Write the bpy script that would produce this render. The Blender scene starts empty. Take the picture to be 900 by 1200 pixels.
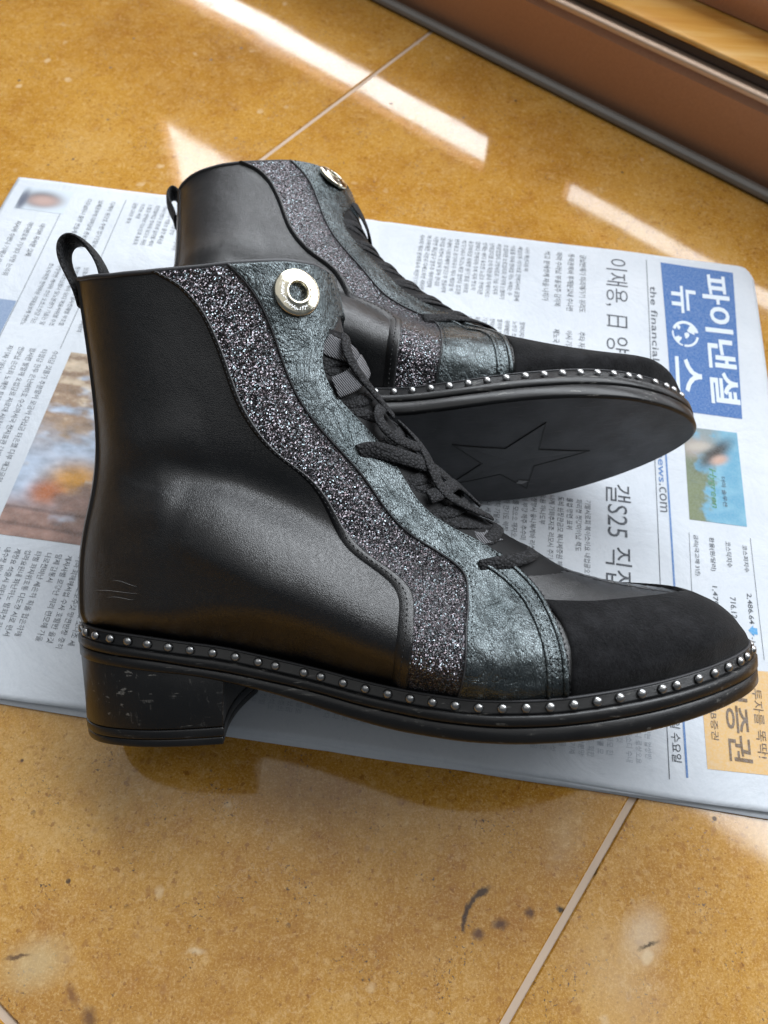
import bpy, bmesh, math, random
import numpy as np
from mathutils import Matrix, Vector, noise as mnoise
random.seed(7); np.random.seed(7)
R_ = math.radians
COL = bpy.context.scene.collection
SC = bpy.context.scene

# ------------------------------------------------------------------ camera
H = 0.38
cam_d = bpy.data.cameras.new('camera'); cam = bpy.data.objects.new('camera', cam_d); COL.objects.link(cam)
SC.camera = cam
cam_d.sensor_fit = 'HORIZONTAL'; cam_d.sensor_width = 36; cam_d.lens = 36
cam_d.clip_start = .01; cam_d.clip_end = 50
p_, r_ = R_(61.2), R_(3.8)
cF = np.array([0, math.cos(p_), -math.sin(p_)]); cU0 = np.array([0, math.sin(p_), math.cos(p_)]); cR0 = np.array([1., 0, 0])
cR = math.cos(r_)*cR0+math.sin(r_)*cU0; cU = -math.sin(r_)*cR0+math.cos(r_)*cU0
cam.matrix_world = Matrix(((cR[0], cU[0], -cF[0], 0), (cR[1], cU[1], -cF[1], 0), (cR[2], cU[2], -cF[2], H), (0, 0, 0, 1)))
cam_d.dof.use_dof = True; cam_d.dof.focus_distance = .325; cam_d.dof.aperture_fstop = 18

# ------------------------------------------------------------------ world and light
W = bpy.data.worlds.new('World'); SC.world = W; W.use_nodes = True
WB = W.node_tree.nodes['Background']; WB.inputs[0].default_value = (.80, .90, 1, 1); WB.inputs[1].default_value = .13
SC.view_settings.view_transform = 'Standard'; SC.view_settings.look = 'None'
SC.view_settings.exposure = 0.0; SC.view_settings.gamma = 1.0
# the window wall stands along the sill: origin, direction along it, direction away from the camera
WO = np.array([.00889, .69499]); WU = np.array([.79706, -.6039]); WN = np.array([.6039, .79706])
def wpt(s, off, h): q = WO+WU*s+WN*off; return (q[0], q[1], h)
WROT = math.atan2(WU[1], WU[0])
def window_lamp(name, s0, s1, h0, h1, off, radiance, col=(.90, .95, 1)):
    L = bpy.data.lights.new(name, 'AREA'); L.shape = 'RECTANGLE'; L.size = s1-s0; L.size_y = h1-h0
    L.energy = radiance*(s1-s0)*(h1-h0)*math.pi; L.color = col
    o = bpy.data.objects.new(name, L); COL.objects.link(o)
    o.location = wpt((s0+s1)/2, off, (h0+h1)/2); o.rotation_euler = (R_(-90), 0, WROT)   # shines along -WN
    return o
window_lamp('window_daylight', -.52, .95, .355, .52, .064, 8.5)
window_lamp('window_daylight', -.52, .95, .54, 1.25, .064, 7.4)
window_lamp('window_daylight', -1.30, .050, .104, .150, .064, 9)
window_lamp('window_daylight', .145, .95, .104, .140, .064, 7)
# added overhead fill lamp, in place of light bounced off the ceiling
L = bpy.data.lights.new('overhead_fill', 'AREA'); L.shape = 'RECTANGLE'; L.size = 5; L.size_y = 2.8
L.energy = 26; L.color = (1, .985, .96)
o = bpy.data.objects.new('overhead_fill', L); COL.objects.link(o); o.location = (0, .4, 2.6)

# ------------------------------------------------------------------ material helpers
class NT:
    def __init__(s, name):
        s.m = bpy.data.materials.new(name); s.m.use_nodes = True; s.t = s.m.node_tree; s.n = s.t.nodes; s.l = s.t.links
        s.b = s.n['Principled BSDF']; s.tc = s.n.new('ShaderNodeTexCoord'); s.co = s.tc.outputs['Object']
    def node(s, t, **k):
        x = s.n.new(t)
        for a, b in k.items(): setattr(x, a, b)
        return x
    def link(s, a, b): s.l.new(a, b)
    def noise(s, sc, det=4, rough=.5, co=None, dist=0):
        x = s.n.new('ShaderNodeTexNoise'); x.inputs['Scale'].default_value = sc; x.inputs['Detail'].default_value = det
        x.inputs['Roughness'].default_value = rough; x.inputs['Distortion'].default_value = dist
        s.l.new(co or s.co, x.inputs['Vector']); return x
    def vor(s, sc, feat='F1', co=None, rnd=1):
        x = s.n.new('ShaderNodeTexVoronoi'); x.feature = feat; x.inputs['Scale'].default_value = sc
        x.inputs['Randomness'].default_value = rnd; s.l.new(co or s.co, x.inputs['Vector']); return x
    def ramp(s, src, stops, interp='LINEAR'):
        x = s.n.new('ShaderNodeValToRGB'); x.color_ramp.interpolation = interp; e = x.color_ramp.elements
        while len(e) < len(stops): e.new(.5)
        for k, (p, c) in enumerate(stops):
            e[k].position = p; e[k].color = c if len(c) == 4 else (*c, 1)
        s.l.new(src, x.inputs[0]); return x.outputs[0]
    def g(s, src, a, b, lo=0, hi=1):
        x = s.n.new('ShaderNodeMapRange'); x.inputs[1].default_value = a; x.inputs[2].default_value = b
        x.inputs[3].default_value = lo; x.inputs[4].default_value = hi; s.l.new(src, x.inputs[0]); return x.outputs[0]
    def mix(s, f, a, b, mode='MIX'):
        x = s.n.new('ShaderNodeMix'); x.data_type = 'RGBA'; x.blend_type = mode
        for v, i in ((f, 0), (a, 6), (b, 7)):
            if isinstance(v, (int, float)): x.inputs[i].default_value = v
            elif isinstance(v, tuple): x.inputs[i].default_value = (*v, 1) if len(v) == 3 else v
            else: s.l.new(v, x.inputs[i])
        return x.outputs[2]
    def math(s, op, a, b=0, c=0):
        x = s.n.new('ShaderNodeMath'); x.operation = op
        for v, i in ((a, 0), (b, 1), (c, 2)):
            if isinstance(v, (int, float)): x.inputs[i].default_value = v
            else: s.l.new(v, x.inputs[i])
        return x.outputs[0]
    def bump(s, h, dist, strength=1, nrm=None):
        x = s.n.new('ShaderNodeBump'); x.inputs['Strength'].default_value = strength; x.inputs['Distance'].default_value = dist
        s.l.new(h, x.inputs['Height'])
        if nrm: s.l.new(nrm, x.inputs['Normal'])
        return x.outputs[0]
    def set(s, **k):
        for a, v in k.items():
            i = s.b.inputs[a.replace('_', ' ')]
            if isinstance(v, (int, float)): i.default_value = v
            elif isinstance(v, tuple): i.default_value = (*v, 1) if len(v) == 3 else v
            else: s.l.new(v, i)
        return s.m

def mat_smooth_leather():
    m = NT('smooth_black_leather')
    v = m.vor(1500, 'DISTANCE_TO_EDGE'); n = m.noise(700, 3); big = m.noise(38, 3)
    h = m.math('ADD', m.g(v.outputs['Distance'], 0, .25), m.math('MULTIPLY', n.outputs[0], .8))
    b1 = m.bump(big.outputs[0], .0014, .55)
    b = m.bump(h, .00009, .65, b1)
    scr = m.noise(260, 5, .7); spk = m.g(scr.outputs[0], .70, .78)
    col = m.mix(m.math('MULTIPLY', spk, .5), (.0035, .0035, .0042), (.04, .04, .045))
    return m.set(Base_Color=col, Roughness=m.g(m.noise(60, 4).outputs[0], .3, .7, .29, .38), Normal=b, Specular_IOR_Level=.75)
def mat_glitter():
    m = NT('glitter_fabric')
    v = m.vor(2600); v2 = m.vor(1500)
    def pert(v, k):
        a = m.node('ShaderNodeVectorMath', operation='SUBTRACT'); m.link(v.outputs['Color'], a.inputs[0]); a.inputs[1].default_value = (.5, .5, .5)
        s = m.node('ShaderNodeVectorMath', operation='SCALE'); m.link(a.outputs[0], s.inputs[0]); s.inputs[3].default_value = k
        return s.outputs[0]
    geo = m.node('ShaderNodeNewGeometry')
    a = m.node('ShaderNodeVectorMath', operation='ADD'); m.link(geo.outputs['Normal'], a.inputs[0]); m.link(pert(v, 1.5), a.inputs[1])
    nn = m.node('ShaderNodeVectorMath', operation='NORMALIZE'); m.link(a.outputs[0], nn.inputs[0])
    sep = m.node('ShaderNodeSeparateColor'); m.link(v.outputs['Color'], sep.inputs[0])
    sep2 = m.node('ShaderNodeSeparateColor'); m.link(v2.outputs['Color'], sep2.inputs[0])
    f = m.g(sep.outputs[0], .55, .97)
    tint = m.mix(sep2.outputs[1], (.27, .265, .295), (.25, .19, .205))
    tint = m.mix(m.g(sep2.outputs[2], .8, .85), tint, (.42, .52, .56))
    col = m.mix(f, (.012, .012, .014), tint)
    return m.set(Base_Color=col, Metallic=m.g(sep.outputs[0], .5, .6, .0, .85), Roughness=.32, Normal=nn.outputs[0])
def mat_crackle():
    m = NT('crackled_metallic_leather')
    st = m.node('ShaderNodeMapping'); st.inputs['Scale'].default_value = (1, 1, .55); st.inputs['Rotation'].default_value = (0, .45, 0); m.link(m.co, st.inputs[0])
    v = m.vor(1250, 'DISTANCE_TO_EDGE', st.outputs[0]); wr = m.noise(85, 4, .6, st.outputs[0], dist=1.1); wr2 = m.noise(260, 3, .55, st.outputs[0], dist=.8); big = m.noise(55, 3, .5)
    crease = m.g(m.math('ABSOLUTE', m.math('SUBTRACT', wr.outputs[0], .5)), .0, .035)
    crease2 = m.g(m.math('ABSOLUTE', m.math('SUBTRACT', wr2.outputs[0], .5)), .0, .05)
    grain = m.g(v.outputs['Distance'], 0, .16)
    n1 = m.bump(big.outputs[0], .0034, .85); n2 = m.bump(crease, .00020, .8, n1); n3 = m.bump(crease2, .00008, .8, n2)
    b = m.bump(grain, .00007, .8, n3)
    c = m.mix(m.g(big.outputs[0], .35, .65), (.065, .078, .081), (.120, .138, .143))
    c = m.mix(m.math('MULTIPLY', m.g(grain, 1, 0), .55), c, (.012, .014, .015))
    return m.set(Base_Color=c, Metallic=.88, Roughness=m.g(wr2.outputs[0], .3, .7, .22, .31), Normal=b, Specular_IOR_Level=.5)
def mat_suede():
    m = NT('black_suede')
    n = m.noise(900, 5, .75); n2 = m.noise(90, 4, .6); n3 = m.noise(1700, 2)
    lint = m.g(n3.outputs[0], .72, .80)
    col = m.mix(m.g(n.outputs[0], .35, .7), (.0028, .0028, .0032), (.011, .011, .012))
    col = m.mix(m.math('MULTIPLY', m.g(n2.outputs[0], .45, .7), .6), col, (.022, .022, .024))
    col = m.mix(m.math('MULTIPLY', lint, .6), col, (.10, .10, .11))
    return m.set(Base_Color=col, Roughness=.95, Normal=m.bump(n.outputs[0], .0005, .9), Specular_IOR_Level=.08, Sheen_Weight=.08, Sheen_Roughness=.5)
def mat_rubber(name, base=(.012, .012, .012), rough=.36, scuff=1.0, stretch=(.16, 1, 1)):
    m = NT(name)
    mp = m.node('ShaderNodeMapping'); mp.inputs['Scale'].default_value = stretch; m.link(m.co, mp.inputs[0])
    n = m.noise(420, 5, .7, mp.outputs[0]); n2 = m.noise(55, 4, .6); n3 = m.noise(1500, 3, .7)
    mp2 = m.node('ShaderNodeMapping'); mp2.inputs['Scale'].default_value = (.13, 1, 1); mp2.inputs['Rotation'].default_value = (0, R_(24), R_(10)); m.link(m.co, mp2.inputs[0])
    n4 = m.noise(620, 2, .5, mp2.outputs[0])
    s1 = m.math('MULTIPLY', m.g(n.outputs[0], .60, .72), m.g(n2.outputs[0], .45, .62))
    s2 = m.math('MULTIPLY', m.g(n4.outputs[0], .645, .69), m.g(n2.outputs[0], .46, .56))
    s = m.math('MULTIPLY', m.math('MAXIMUM', s1, s2), .35*scuff)
    s = m.math('MULTIPLY', s, m.g(n3.outputs[0], .3, .6))
    col = m.mix(s, base, (.22, .21, .19))
    b = m.bump(n.outputs[0], .0002, .45, m.bump(n3.outputs[0], .00008, .5))
    return m.set(Base_Color=col, Roughness=m.g(n2.outputs[0], .3, .7, rough-.06, rough+.10), Normal=b)
def mat_thread(name, c=(.010, .010, .011)):
    m = NT(name); return m.set(Base_Color=c, Roughness=.6)
def mat_lace():
    m = NT('braided_cotton_lace')
    v = m.vor(950, 'F1'); n = m.noise(1800, 3)
    col = m.mix(m.g(v.outputs['Distance'], .1, .6), (.030, .030, .033), (.003, .003, .0035))
    return m.set(Base_Color=col, Roughness=.72, Normal=m.bump(v.outputs['Distance'], .0006, .9), Sheen_Weight=.02, Specular_IOR_Level=.25)
def mat_ribbon():
    m = NT('ribbed_ribbon')
    mp = m.node('ShaderNodeMapping'); mp.inputs['Rotation'].default_value = (0, R_(35), 0); m.link(m.co, mp.inputs[0])
    w = m.node('ShaderNodeTexWave'); w.wave_type = 'BANDS'; w.bands_direction = 'X'; w.inputs['Scale'].default_value = 420; w.inputs['Distortion'].default_value = .3
    m.link(mp.outputs[0], w.inputs[0])
    col = m.mix(w.outputs[1], (.008, .008, .009), (.13, .13, .14))
    return m.set(Base_Color=col, Roughness=.5, Normal=m.bump(w.outputs[1], .0004, .8))
def mat_metal(name, c, rough=.18, metallic=1.0):
    m = NT(name); n = m.noise(400, 3)
    return m.set(Base_Color=c, Metallic=metallic, Roughness=m.g(n.outputs[0], .3, .7, rough-.04, rough+.08))
def mat_plain(name, c, rough=.6, spec=.5, **k):
    m = NT(name); n = m.noise(45, 4)
    col = m.mix(m.g(n.outputs[0], .3, .7), tuple(x*.93 for x in c), tuple(min(1, x*1.05) for x in c))
    return m.set(Base_Color=col, Roughness=rough, Specular_IOR_Level=spec, **k)
def mat_print(name, c):
    m = NT(name); n = m.noise(900, 3, .7)
    col = m.mix(m.g(n.outputs[0], .35, .75, .0, .30), c, (.55, .60, .66))
    return m.set(Base_Color=col, Roughness=.85, Specular_IOR_Level=.2)
def mat_paper():
    m = NT('newsprint')
    n = m.noise(16, 4, .5); f = m.noise(1500, 3, .6); gh = m.noise(400, 2, .6)
    c = m.mix(m.g(n.outputs[0], .3, .7), (.55, .585, .63), (.65, .68, .715))
    c = m.mix(m.g(f.outputs[0], .3, .7, 0, .25), c, (.48, .52, .57))
    c = m.mix(m.g(gh.outputs[0], .52, .7, 0, .15), c, (.42, .47, .53))       # show-through of the print behind
    cr = m.noise(22, 5, .55, dist=.6)
    return m.set(Base_Color=c, Roughness=.82, Specular_IOR_Level=.18, Normal=m.bump(cr.outputs[0], .0030, .7, m.bump(f.outputs[0], .00006, .4)))
def mat_attr(name, rough=.8):
    m = NT(name); a = m.node('ShaderNodeVertexColor'); a.layer_name = 'ink'
    n = m.noise(900, 3, .7)
    return m.set(Base_Color=m.mix(m.g(n.outputs[0], .3, .8, 0, .16), a.outputs[0], (.6, .64, .68)), Roughness=rough, Specular_IOR_Level=.2)
def mat_marble():
    m = NT('polished_honey_marble'); t = m.tc
    # object coordinates of a tile are shifted per tile through its location (all tiles keep world coordinates)
    wa = m.noise(9, 5, .6, dist=.8)
    wv = m.node('ShaderNodeVectorMath', operation='MULTIPLY_ADD'); m.link(wa.outputs['Color'], wv.inputs[0]); wv.inputs[1].default_value = (.03,)*3; m.link(m.co, wv.inputs[2])
    co = wv.outputs[0]
    n1 = m.noise(7, 6, .62, co); n2 = m.noise(52, 6, .72, co); n3 = m.noise(260, 5, .72, co); sp = m.noise(900, 4, .8)
    c = m.ramp(n1.outputs[0], [(.30, (.31, .135, .015)), (.45, (.41, .195, .024)), (.56, (.47, .238, .034)), (.70, (.54, .31, .08))])
    c = m.mix(m.g(n2.outputs[0], .50, .70, 0, .28), c, (.56, .36, .15))
    c = m.mix(m.g(n2.outputs[0], .47, .28, 0, .6), c, (.30, .110, .014))
    c = m.mix(m.g(n3.outputs[0], .52, .70, 0, .42), c, (.64, .43, .20))
    c = m.mix(m.g(n3.outputs[0], .44, .30, 0, .5), c, (.27, .11, .022))
    c = m.mix(m.g(sp.outputs[0], .52, .68, 0, .55), c, (.68, .46, .20))
    c = m.mix(m.g(sp.outputs[0], .48, .30, 0, .6), c, (.22, .08, .014))
    # pale fossils and small veins
    peb = m.vor(250, 'F1', co); sp1 = m.node('ShaderNodeSeparateColor'); m.link(peb.outputs['Color'], sp1.inputs[0])
    c = m.mix(m.math('MULTIPLY', m.g(sp1.outputs[0], .72, .95), m.g(peb.outputs['Distance'], .5, .25, 0, .22)), c, (.66, .45, .20))
    c = m.mix(m.math('MULTIPLY', m.g(sp1.outputs[1], .75, .95), m.g(peb.outputs['Distance'], .45, .2, 0, .5)), c, (.26, .10, .018))
    fk = m.noise(430, 3, .6, co); fk2 = m.noise(300, 3, .6); 
    c = m.mix(m.g(fk.outputs[0], .61, .655, 0, .30), c, (.66, .43, .17)); c = m.mix(m.g(fk2.outputs[0], .375, .335, 0, .60), c, (.20, .07, .012))
    v = m.vor(46, 'F1', co); ms = m.noise(14, 3)
    fo = m.math('MULTIPLY', m.g(v.outputs['Distance'], .16, .09), m.g(ms.outputs[0], .52, .60))
    c = m.mix(m.math('MULTIPLY', fo, .55), c, (.68, .52, .32))
    ve = m.noise(15, 6, .6, co); vl = m.math('ABSOLUTE', m.math('SUBTRACT', ve.outputs[0], .5))
    c = m.mix(m.math('MULTIPLY', m.g(vl, .006, .0, 0, .22), m.g(ms.outputs[0], .46, .6)), c, (.70, .52, .30))
    # dark pits in clusters
    pv = m.noise(620, 3, .6); pm = m.noise(34, 4, .65)
    pit = m.math('MULTIPLY', m.g(pv.outputs[0], .60, .64), m.g(pm.outputs[0], .54, .60))
    v3 = m.vor(60, 'F1'); pit2 = m.math('MULTIPLY', m.g(v3.outputs['Distance'], .085, .065), m.g(m.noise(21, 2).outputs[0], .52, .56))
    pit = m.math('MAXIMUM', pit, pit2)
    c = m.mix(m.math('MULTIPLY', pit, .85), c, (.035, .016, .006))
    # stains left on the stone: (x, y, long radius, short radius, angle, edge, strength, colour)
    sepn = m.node('ShaderNodeSeparateXYZ'); 
    jig = m.noise(300, 4, .7); jv = m.node('ShaderNodeVectorMath', operation='MULTIPLY_ADD'); m.link(jig.outputs['Color'], jv.inputs[0]); jv.inputs[1].default_value = (.0038, .0038, 0); m.link(m.co, jv.inputs[2])
    m.link(jv.outputs[0], sepn.inputs[0])
    for (x, y, a, b, ang, e, st, cc) in STAINS:
        dx = m.math('SUBTRACT', sepn.outputs[0], x+.0019); dy = m.math('SUBTRACT', sepn.outputs[1], y+.0019)
        ca, sa = math.cos(R_(ang)), math.sin(R_(ang))
        px = m.math('ADD', m.math('MULTIPLY', dx, ca/a), m.math('MULTIPLY', dy, sa/a))
        py = m.math('ADD', m.math('MULTIPLY', dx, -sa/b), m.math('MULTIPLY', dy, ca/b))
        r = m.math('SQRT', m.math('ADD', m.math('MULTIPLY', px, px), m.math('MULTIPLY', py, py)))
        c = m.mix(m.math('MULTIPLY', m.g(r, 1+e, 1-e), st), c, cc)
    rg = m.g(m.noise(30, 5, .7).outputs[0], .3, .7, .045, .11)
    rg = m.math('ADD', rg, m.math('MULTIPLY', pit, .4))
    return m.set(Base_Color=c, Roughness=rg, IOR=1.62, Normal=m.bump(m.noise(11, 2).outputs[0], .0010, .25, m.bump(pit, .0002, -.5)))
STAINS = []

# ------------------------------------------------------------------ object helpers
def mesh_obj(name, verts, faces, mat, parent=None, smooth=True, mats=None):
    me = bpy.data.meshes.new(name); me.from_pydata([tuple(map(float, v)) for v in verts], [], [tuple(map(int, f)) for f in faces])
    bm = bmesh.new(); bm.from_mesh(me); bmesh.ops.recalc_face_normals(bm, faces=bm.faces); bm.to_mesh(me); bm.free()
    me.polygons.foreach_set('use_smooth', [smooth]*len(me.polygons))
    me.materials.append(mat)
    o = bpy.data.objects.new(name, me); COL.objects.link(o)
    if parent is not None: o.parent = parent
    return o
def tag(o, label=None, cat=None, group=None, kind=None):
    for k, v in (('label', label), ('category', cat), ('group', group), ('kind', kind)):
        if v: o[k] = v
    return o
def empty(name, loc=(0, 0, 0)):
    o = bpy.data.objects.new(name, None); COL.objects.link(o); o.location = loc; o.empty_display_size = .02; return o
class MB:
    """collects shapes for one mesh"""
    def __init__(s): s.v = []; s.f = []
    def add(s, vs, fs):
        k = len(s.v); s.v += [tuple(v) for v in vs]; s.f += [tuple(i+k for i in f) for f in fs]
    def grid(s, P, closed_u=False, closed_v=False):
        n, m = P.shape[:2]; k = len(s.v); s.v += [tuple(q) for q in P.reshape(-1, 3)]
        for i in range(n-(0 if closed_u else 1)):
            for j in range(m-(0 if closed_v else 1)):
                a, b = i, (i+1) % n; c, d = j, (j+1) % m
                s.f.append((k+a*m+c, k+b*m+c, k+b*m+d, k+a*m+d))
    def box(s, c, sz, M=None):
        M = M or Matrix.Identity(3)
        vs = [tuple(Vector(c)+M@Vector((x*sz[0]/2, y*sz[1]/2, z*sz[2]/2))) for x in (-1, 1) for y in (-1, 1) for z in (-1, 1)]
        s.add(vs, [(0, 1, 3, 2), (4, 6, 7, 5), (0, 4, 5, 1), (2, 3, 7, 6), (0, 2, 6, 4), (1, 5, 7, 3)])
    def build(s, name, mat, parent=None, smooth=True): return mesh_obj(name, s.v, s.f, mat, parent, smooth)
def smoothstep(a, b, x):
    t = np.clip((np.asarray(x, float)-a)/(b-a), 0, 1); return t*t*(3-2*t)

def resample(P, n, sm=3, closed=False):
    P = np.asarray(P, float)
    d = np.r_[0, np.cumsum(np.sqrt((np.diff(P, axis=0)**2).sum(1)))]
    t = np.linspace(0, d[-1], n)
    Q = np.stack([np.interp(t, d, P[:, i]) for i in range(P.shape[1])], 1)
    k = max(1, n//(2*len(P)))
    for _ in range(sm):
        A = np.vstack([2*Q[0]-Q[1:k+1][::-1], Q, 2*Q[-1]-Q[-k-1:-1][::-1]])
        K = np.ones(2*k+1)/(2*k+1)
        Q = np.stack([np.convolve(A[:, i], K, 'valid') for i in range(P.shape[1])], 1)
    return Q

# ================================================================== boot shape (metres: x to the toe, z up the shaft, y across)
BACK = [(-.0505, .0425), (-.0505, .0501), (-.0496, .0617), (-.0476, .0769), (-.0442, .0899), (-.0409, .0992), (-.0378, .1102), (-.035, .125), (-.0346, .1398), (-.0348, .1582), (-.0355, .1765), (-.0362, .1939)]
FRONT = [(.2356, .0175), (.2343, .0213), (.231, .0275), (.2259, .0345), (.2189, .0400), (.2101, .0432), (.1923, .0466), (.1744, .0509), (.1603, .0565), (.1461, .0640), (.1308, .0738), (.1175, .0868), (.1043, .1024), (.0930, .1179), (.0842, .132), (.0778, .1450), (.0740, .1567), (.0730, .1683), (.0725, .1781), (.0703, .1868)]
BK = resample(BACK, 200); FR = resample(FRONT, 400)
ALLS = np.vstack([BK, FR])
FZX = [-.055, -.04, -.0164, .0173, .048, .0751, .0916, .1166, .147, .1786, .21, .2405]
FZZ = [.0445, .0432, .0407, .0344, .0250, .0172, .0140, .0113, .011, .0125, .0140, .0157]
def feather(x): return np.interp(x, FZX, FZZ)
UX = [-.0505, -.048, -.04, -.02, 0, .02, .05, .08, .11, .13, .15, .17, .19, .21, .222, .231, .2356]
UW = [0, .0085, .0175, .0258, .0285, .0280, .0265, .0315, .0408, .0452, .0457, .0432, .0377, .0282, .019, .0095, 0]
def pdist(x, z, P):
    sh = x.shape; q = np.c_[x.ravel(), z.ravel()]; out = np.empty(len(q))
    for i in range(0, len(q), 3000):
        out[i:i+3000] = np.sqrt(((q[i:i+3000, None, :]-P[None])**2).sum(2).min(1))
    return out.reshape(sh)
def ridge(x, z, P, sig, amp):
    """long soft crease or bulge along a line in the side view; sig = (above, below)"""
    P = np.asarray(P, float); best = np.full(x.shape, 9.); sgn = np.zeros(x.shape); tt = np.zeros(x.shape)
    L = np.r_[0, np.cumsum(np.sqrt((np.diff(P, axis=0)**2).sum(1)))]
    for k in range(len(P)-1):
        a, b = P[k], P[k+1]; ab = b-a; l = ab@ab
        t = np.clip(((x-a[0])*ab[0]+(z-a[1])*ab[1])/l, 0, 1)
        dx, dz = x-a[0]-t*ab[0], z-a[1]-t*ab[1]; d = np.hypot(dx, dz); s = np.sign(ab[0]*dz-ab[1]*dx)
        m = d < best; best = np.where(m, d, best); sgn = np.where(m, s, sgn); tt = np.where(m, (L[k]+t*np.sqrt(l))/L[-1], tt)
    sg = np.where(sgn > 0, sig[0], sig[1])
    return amp*np.exp(-(best/sg)**2)*np.sin(np.clip(tt, .02, .98)*math.pi)**.6
FOLD = [(.008, .1010), (.0211, .0965), (.0375, .0880), (.0538, .0790), (.0698, .0700), (.088, .060)]
def halfwidth(x, z, wr=1):
    x = np.asarray(x, float); z = np.asarray(z, float)
    d = pdist(x, z, ALLS)
    Rr = np.interp(z, [.04, .09, .2], [.044, .044, .046])
    zz = z+.5*(np.clip(x, 0, .11)-.05)
    Wd = .0315+.0175*(1-smoothstep(.060, .094, zz))*(.25+.75*smoothstep(-.03, .045, x))+.002*smoothstep(.14, .2, zz)
    g = np.sqrt(np.clip(1-(1-np.clip(d/Rr, 0, 1))**2, 0, 1))
    a = Wd*g
    b = np.interp(x, UX, UW)+np.maximum(0, z-feather(x)-.0045)*np.interp(x, [-.04, .02, .09, .13, .20], [1.1, .95, .95, 1.2, .45])
    k = .004; h = np.clip(.5+.5*(b-a)/k, 0, 1)
    m = np.maximum(b*(1-h)+a*h-k*h*(1-h), 0)
    if wr:
        D = ridge(x, z, FOLD, (.0085, .018), .0056)
        D += ridge(x, z, [(-.02, .101), (.004, .1085), (.030, .1045), (.055, .092), (.070, .080)], (.010, .007), -.0030)
        D += ridge(x, z, [(-.03, .128), (-.005, .122), (.02, .127)], (.010, .010), .0016)
        D += ridge(x, z, [(-.028, .083), (-.005, .089), (.012, .086)], (.006, .006), -.0012)
        D += ridge(x, z, [(.1225, .066), (.124, .052), (.125, .036)], (.0030, .0030), -.0012)
        D += ridge(x, z, [(.128, .058), (.1335, .046), (.135, .032)], (.0026, .0026), .0009)
        D += ridge(x, z, [(.100, .079), (.108, .0745), (.117, .072)], (.003, .003), -.0008)
        D += ridge(x, z, [(.165, .0535), (.160, .049), (.152, .046)], (.003, .003), -.0008)
        m = m+D*np.clip(m/.014, 0, 1)
    return np.maximum(m, 0)
RIM = np.array([(-.0362, .1939), (-.0290, .1912), (-.0127, .1888), (.0021, .1880), (.0243, .1878), (.0426, .1885), (.0553, .1892), (.0649, .1888), (.0703, .1868)])
def bsp(P, t): s = np.linspace(0, 1, len(P)); return np.stack([np.interp(t, s, P[:, 0]), np.interp(t, s, P[:, 1])], -1)
def dom(u, v):
    u = np.asarray(u, float); v = np.asarray(v, float); B = bsp(BK, v); F = bsp(FR, v)
    X = B[..., 0]*(1-u)+F[..., 0]*u; Z = B[..., 1]*(1-u)+F[..., 1]*u
    x0 = BK[0, 0]*(1-u)+FR[0, 0]*u; l0 = BK[0, 1]*(1-u)+FR[0, 1]*u
    bend = feather(x0)-l0-((1-u)*(feather(BK[0, 0])-BK[0, 1])+u*(feather(FR[0, 0])-FR[0, 1]))
    x1 = BK[-1, 0]*(1-u)+FR[-1, 0]*u; l1 = BK[-1, 1]*(1-u)+FR[-1, 1]*u
    rb = np.interp(x1, RIM[:, 0], RIM[:, 1])-l1
    return X, Z+bend*(1-v)**2+rb*v**8
_gu, _gv = np.meshgrid(np.linspace(0, 1, 160), np.linspace(0, 1, 160), indexing='ij')
_gx, _gz = dom(_gu, _gv)
def to_uv(P):
    out = []
    for x, z in P:
        i = np.argmin((_gx-x)**2+(_gz-z)**2); u, v = _gu.flat[i], _gv.flat[i]
        for _ in range(6):
            e = 1e-3; X0, Z0 = dom(u, v); Xu, Zu = dom(u+e, v); Xv, Zv = dom(u, v+e)
            J = np.array([[(Xu-X0)/e, (Xv-X0)/e], [(Zu-Z0)/e, (Zv-Z0)/e]], float).reshape(2, 2)
            try: d = np.linalg.solve(J, np.array([float(x-X0), float(z-Z0)]))
            except Exception: break
            u = float(np.clip(u+np.clip(d[0], -.05, .05), 0, 1)); v = float(np.clip(v+np.clip(d[1], -.05, .05), 0, 1-1e-6))
        out.append((u, v))
    return np.array(out)
KB = [0.0]           # sideways bend of the toe (which foot it is)
def bend(P):
    P = np.array(P, float)
    if KB[0] < 0:      # the other foot: higher instep, lower and more tapered toe
        up_ = np.maximum(0, P[..., 2]-feather(P[..., 0])-.005)
        P[..., 2] += up_*(.16*np.exp(-((P[..., 0]-.135)/.035)**2)-.22*smoothstep(.165, .225, P[..., 0]))
    P[..., 1] += KB[0]*smoothstep(.09, .26, P[..., 0])*1.5; return P
def surf(u, v, side):
    """side: -1 near, +1 far (array ok)"""
    X, Z = dom(u, v); return np.stack([X, side*halfwidth(X, Z), Z], -1)
def normals(P, out_ref):
    a = np.gradient(P, axis=0); b = np.gradient(P, axis=1); n = np.cross(a, b); l = np.linalg.norm(n, axis=-1, keepdims=True); n = n/np.maximum(l, 1e-12)
    if (n*out_ref).sum() < 0: n = -n
    return n
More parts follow.
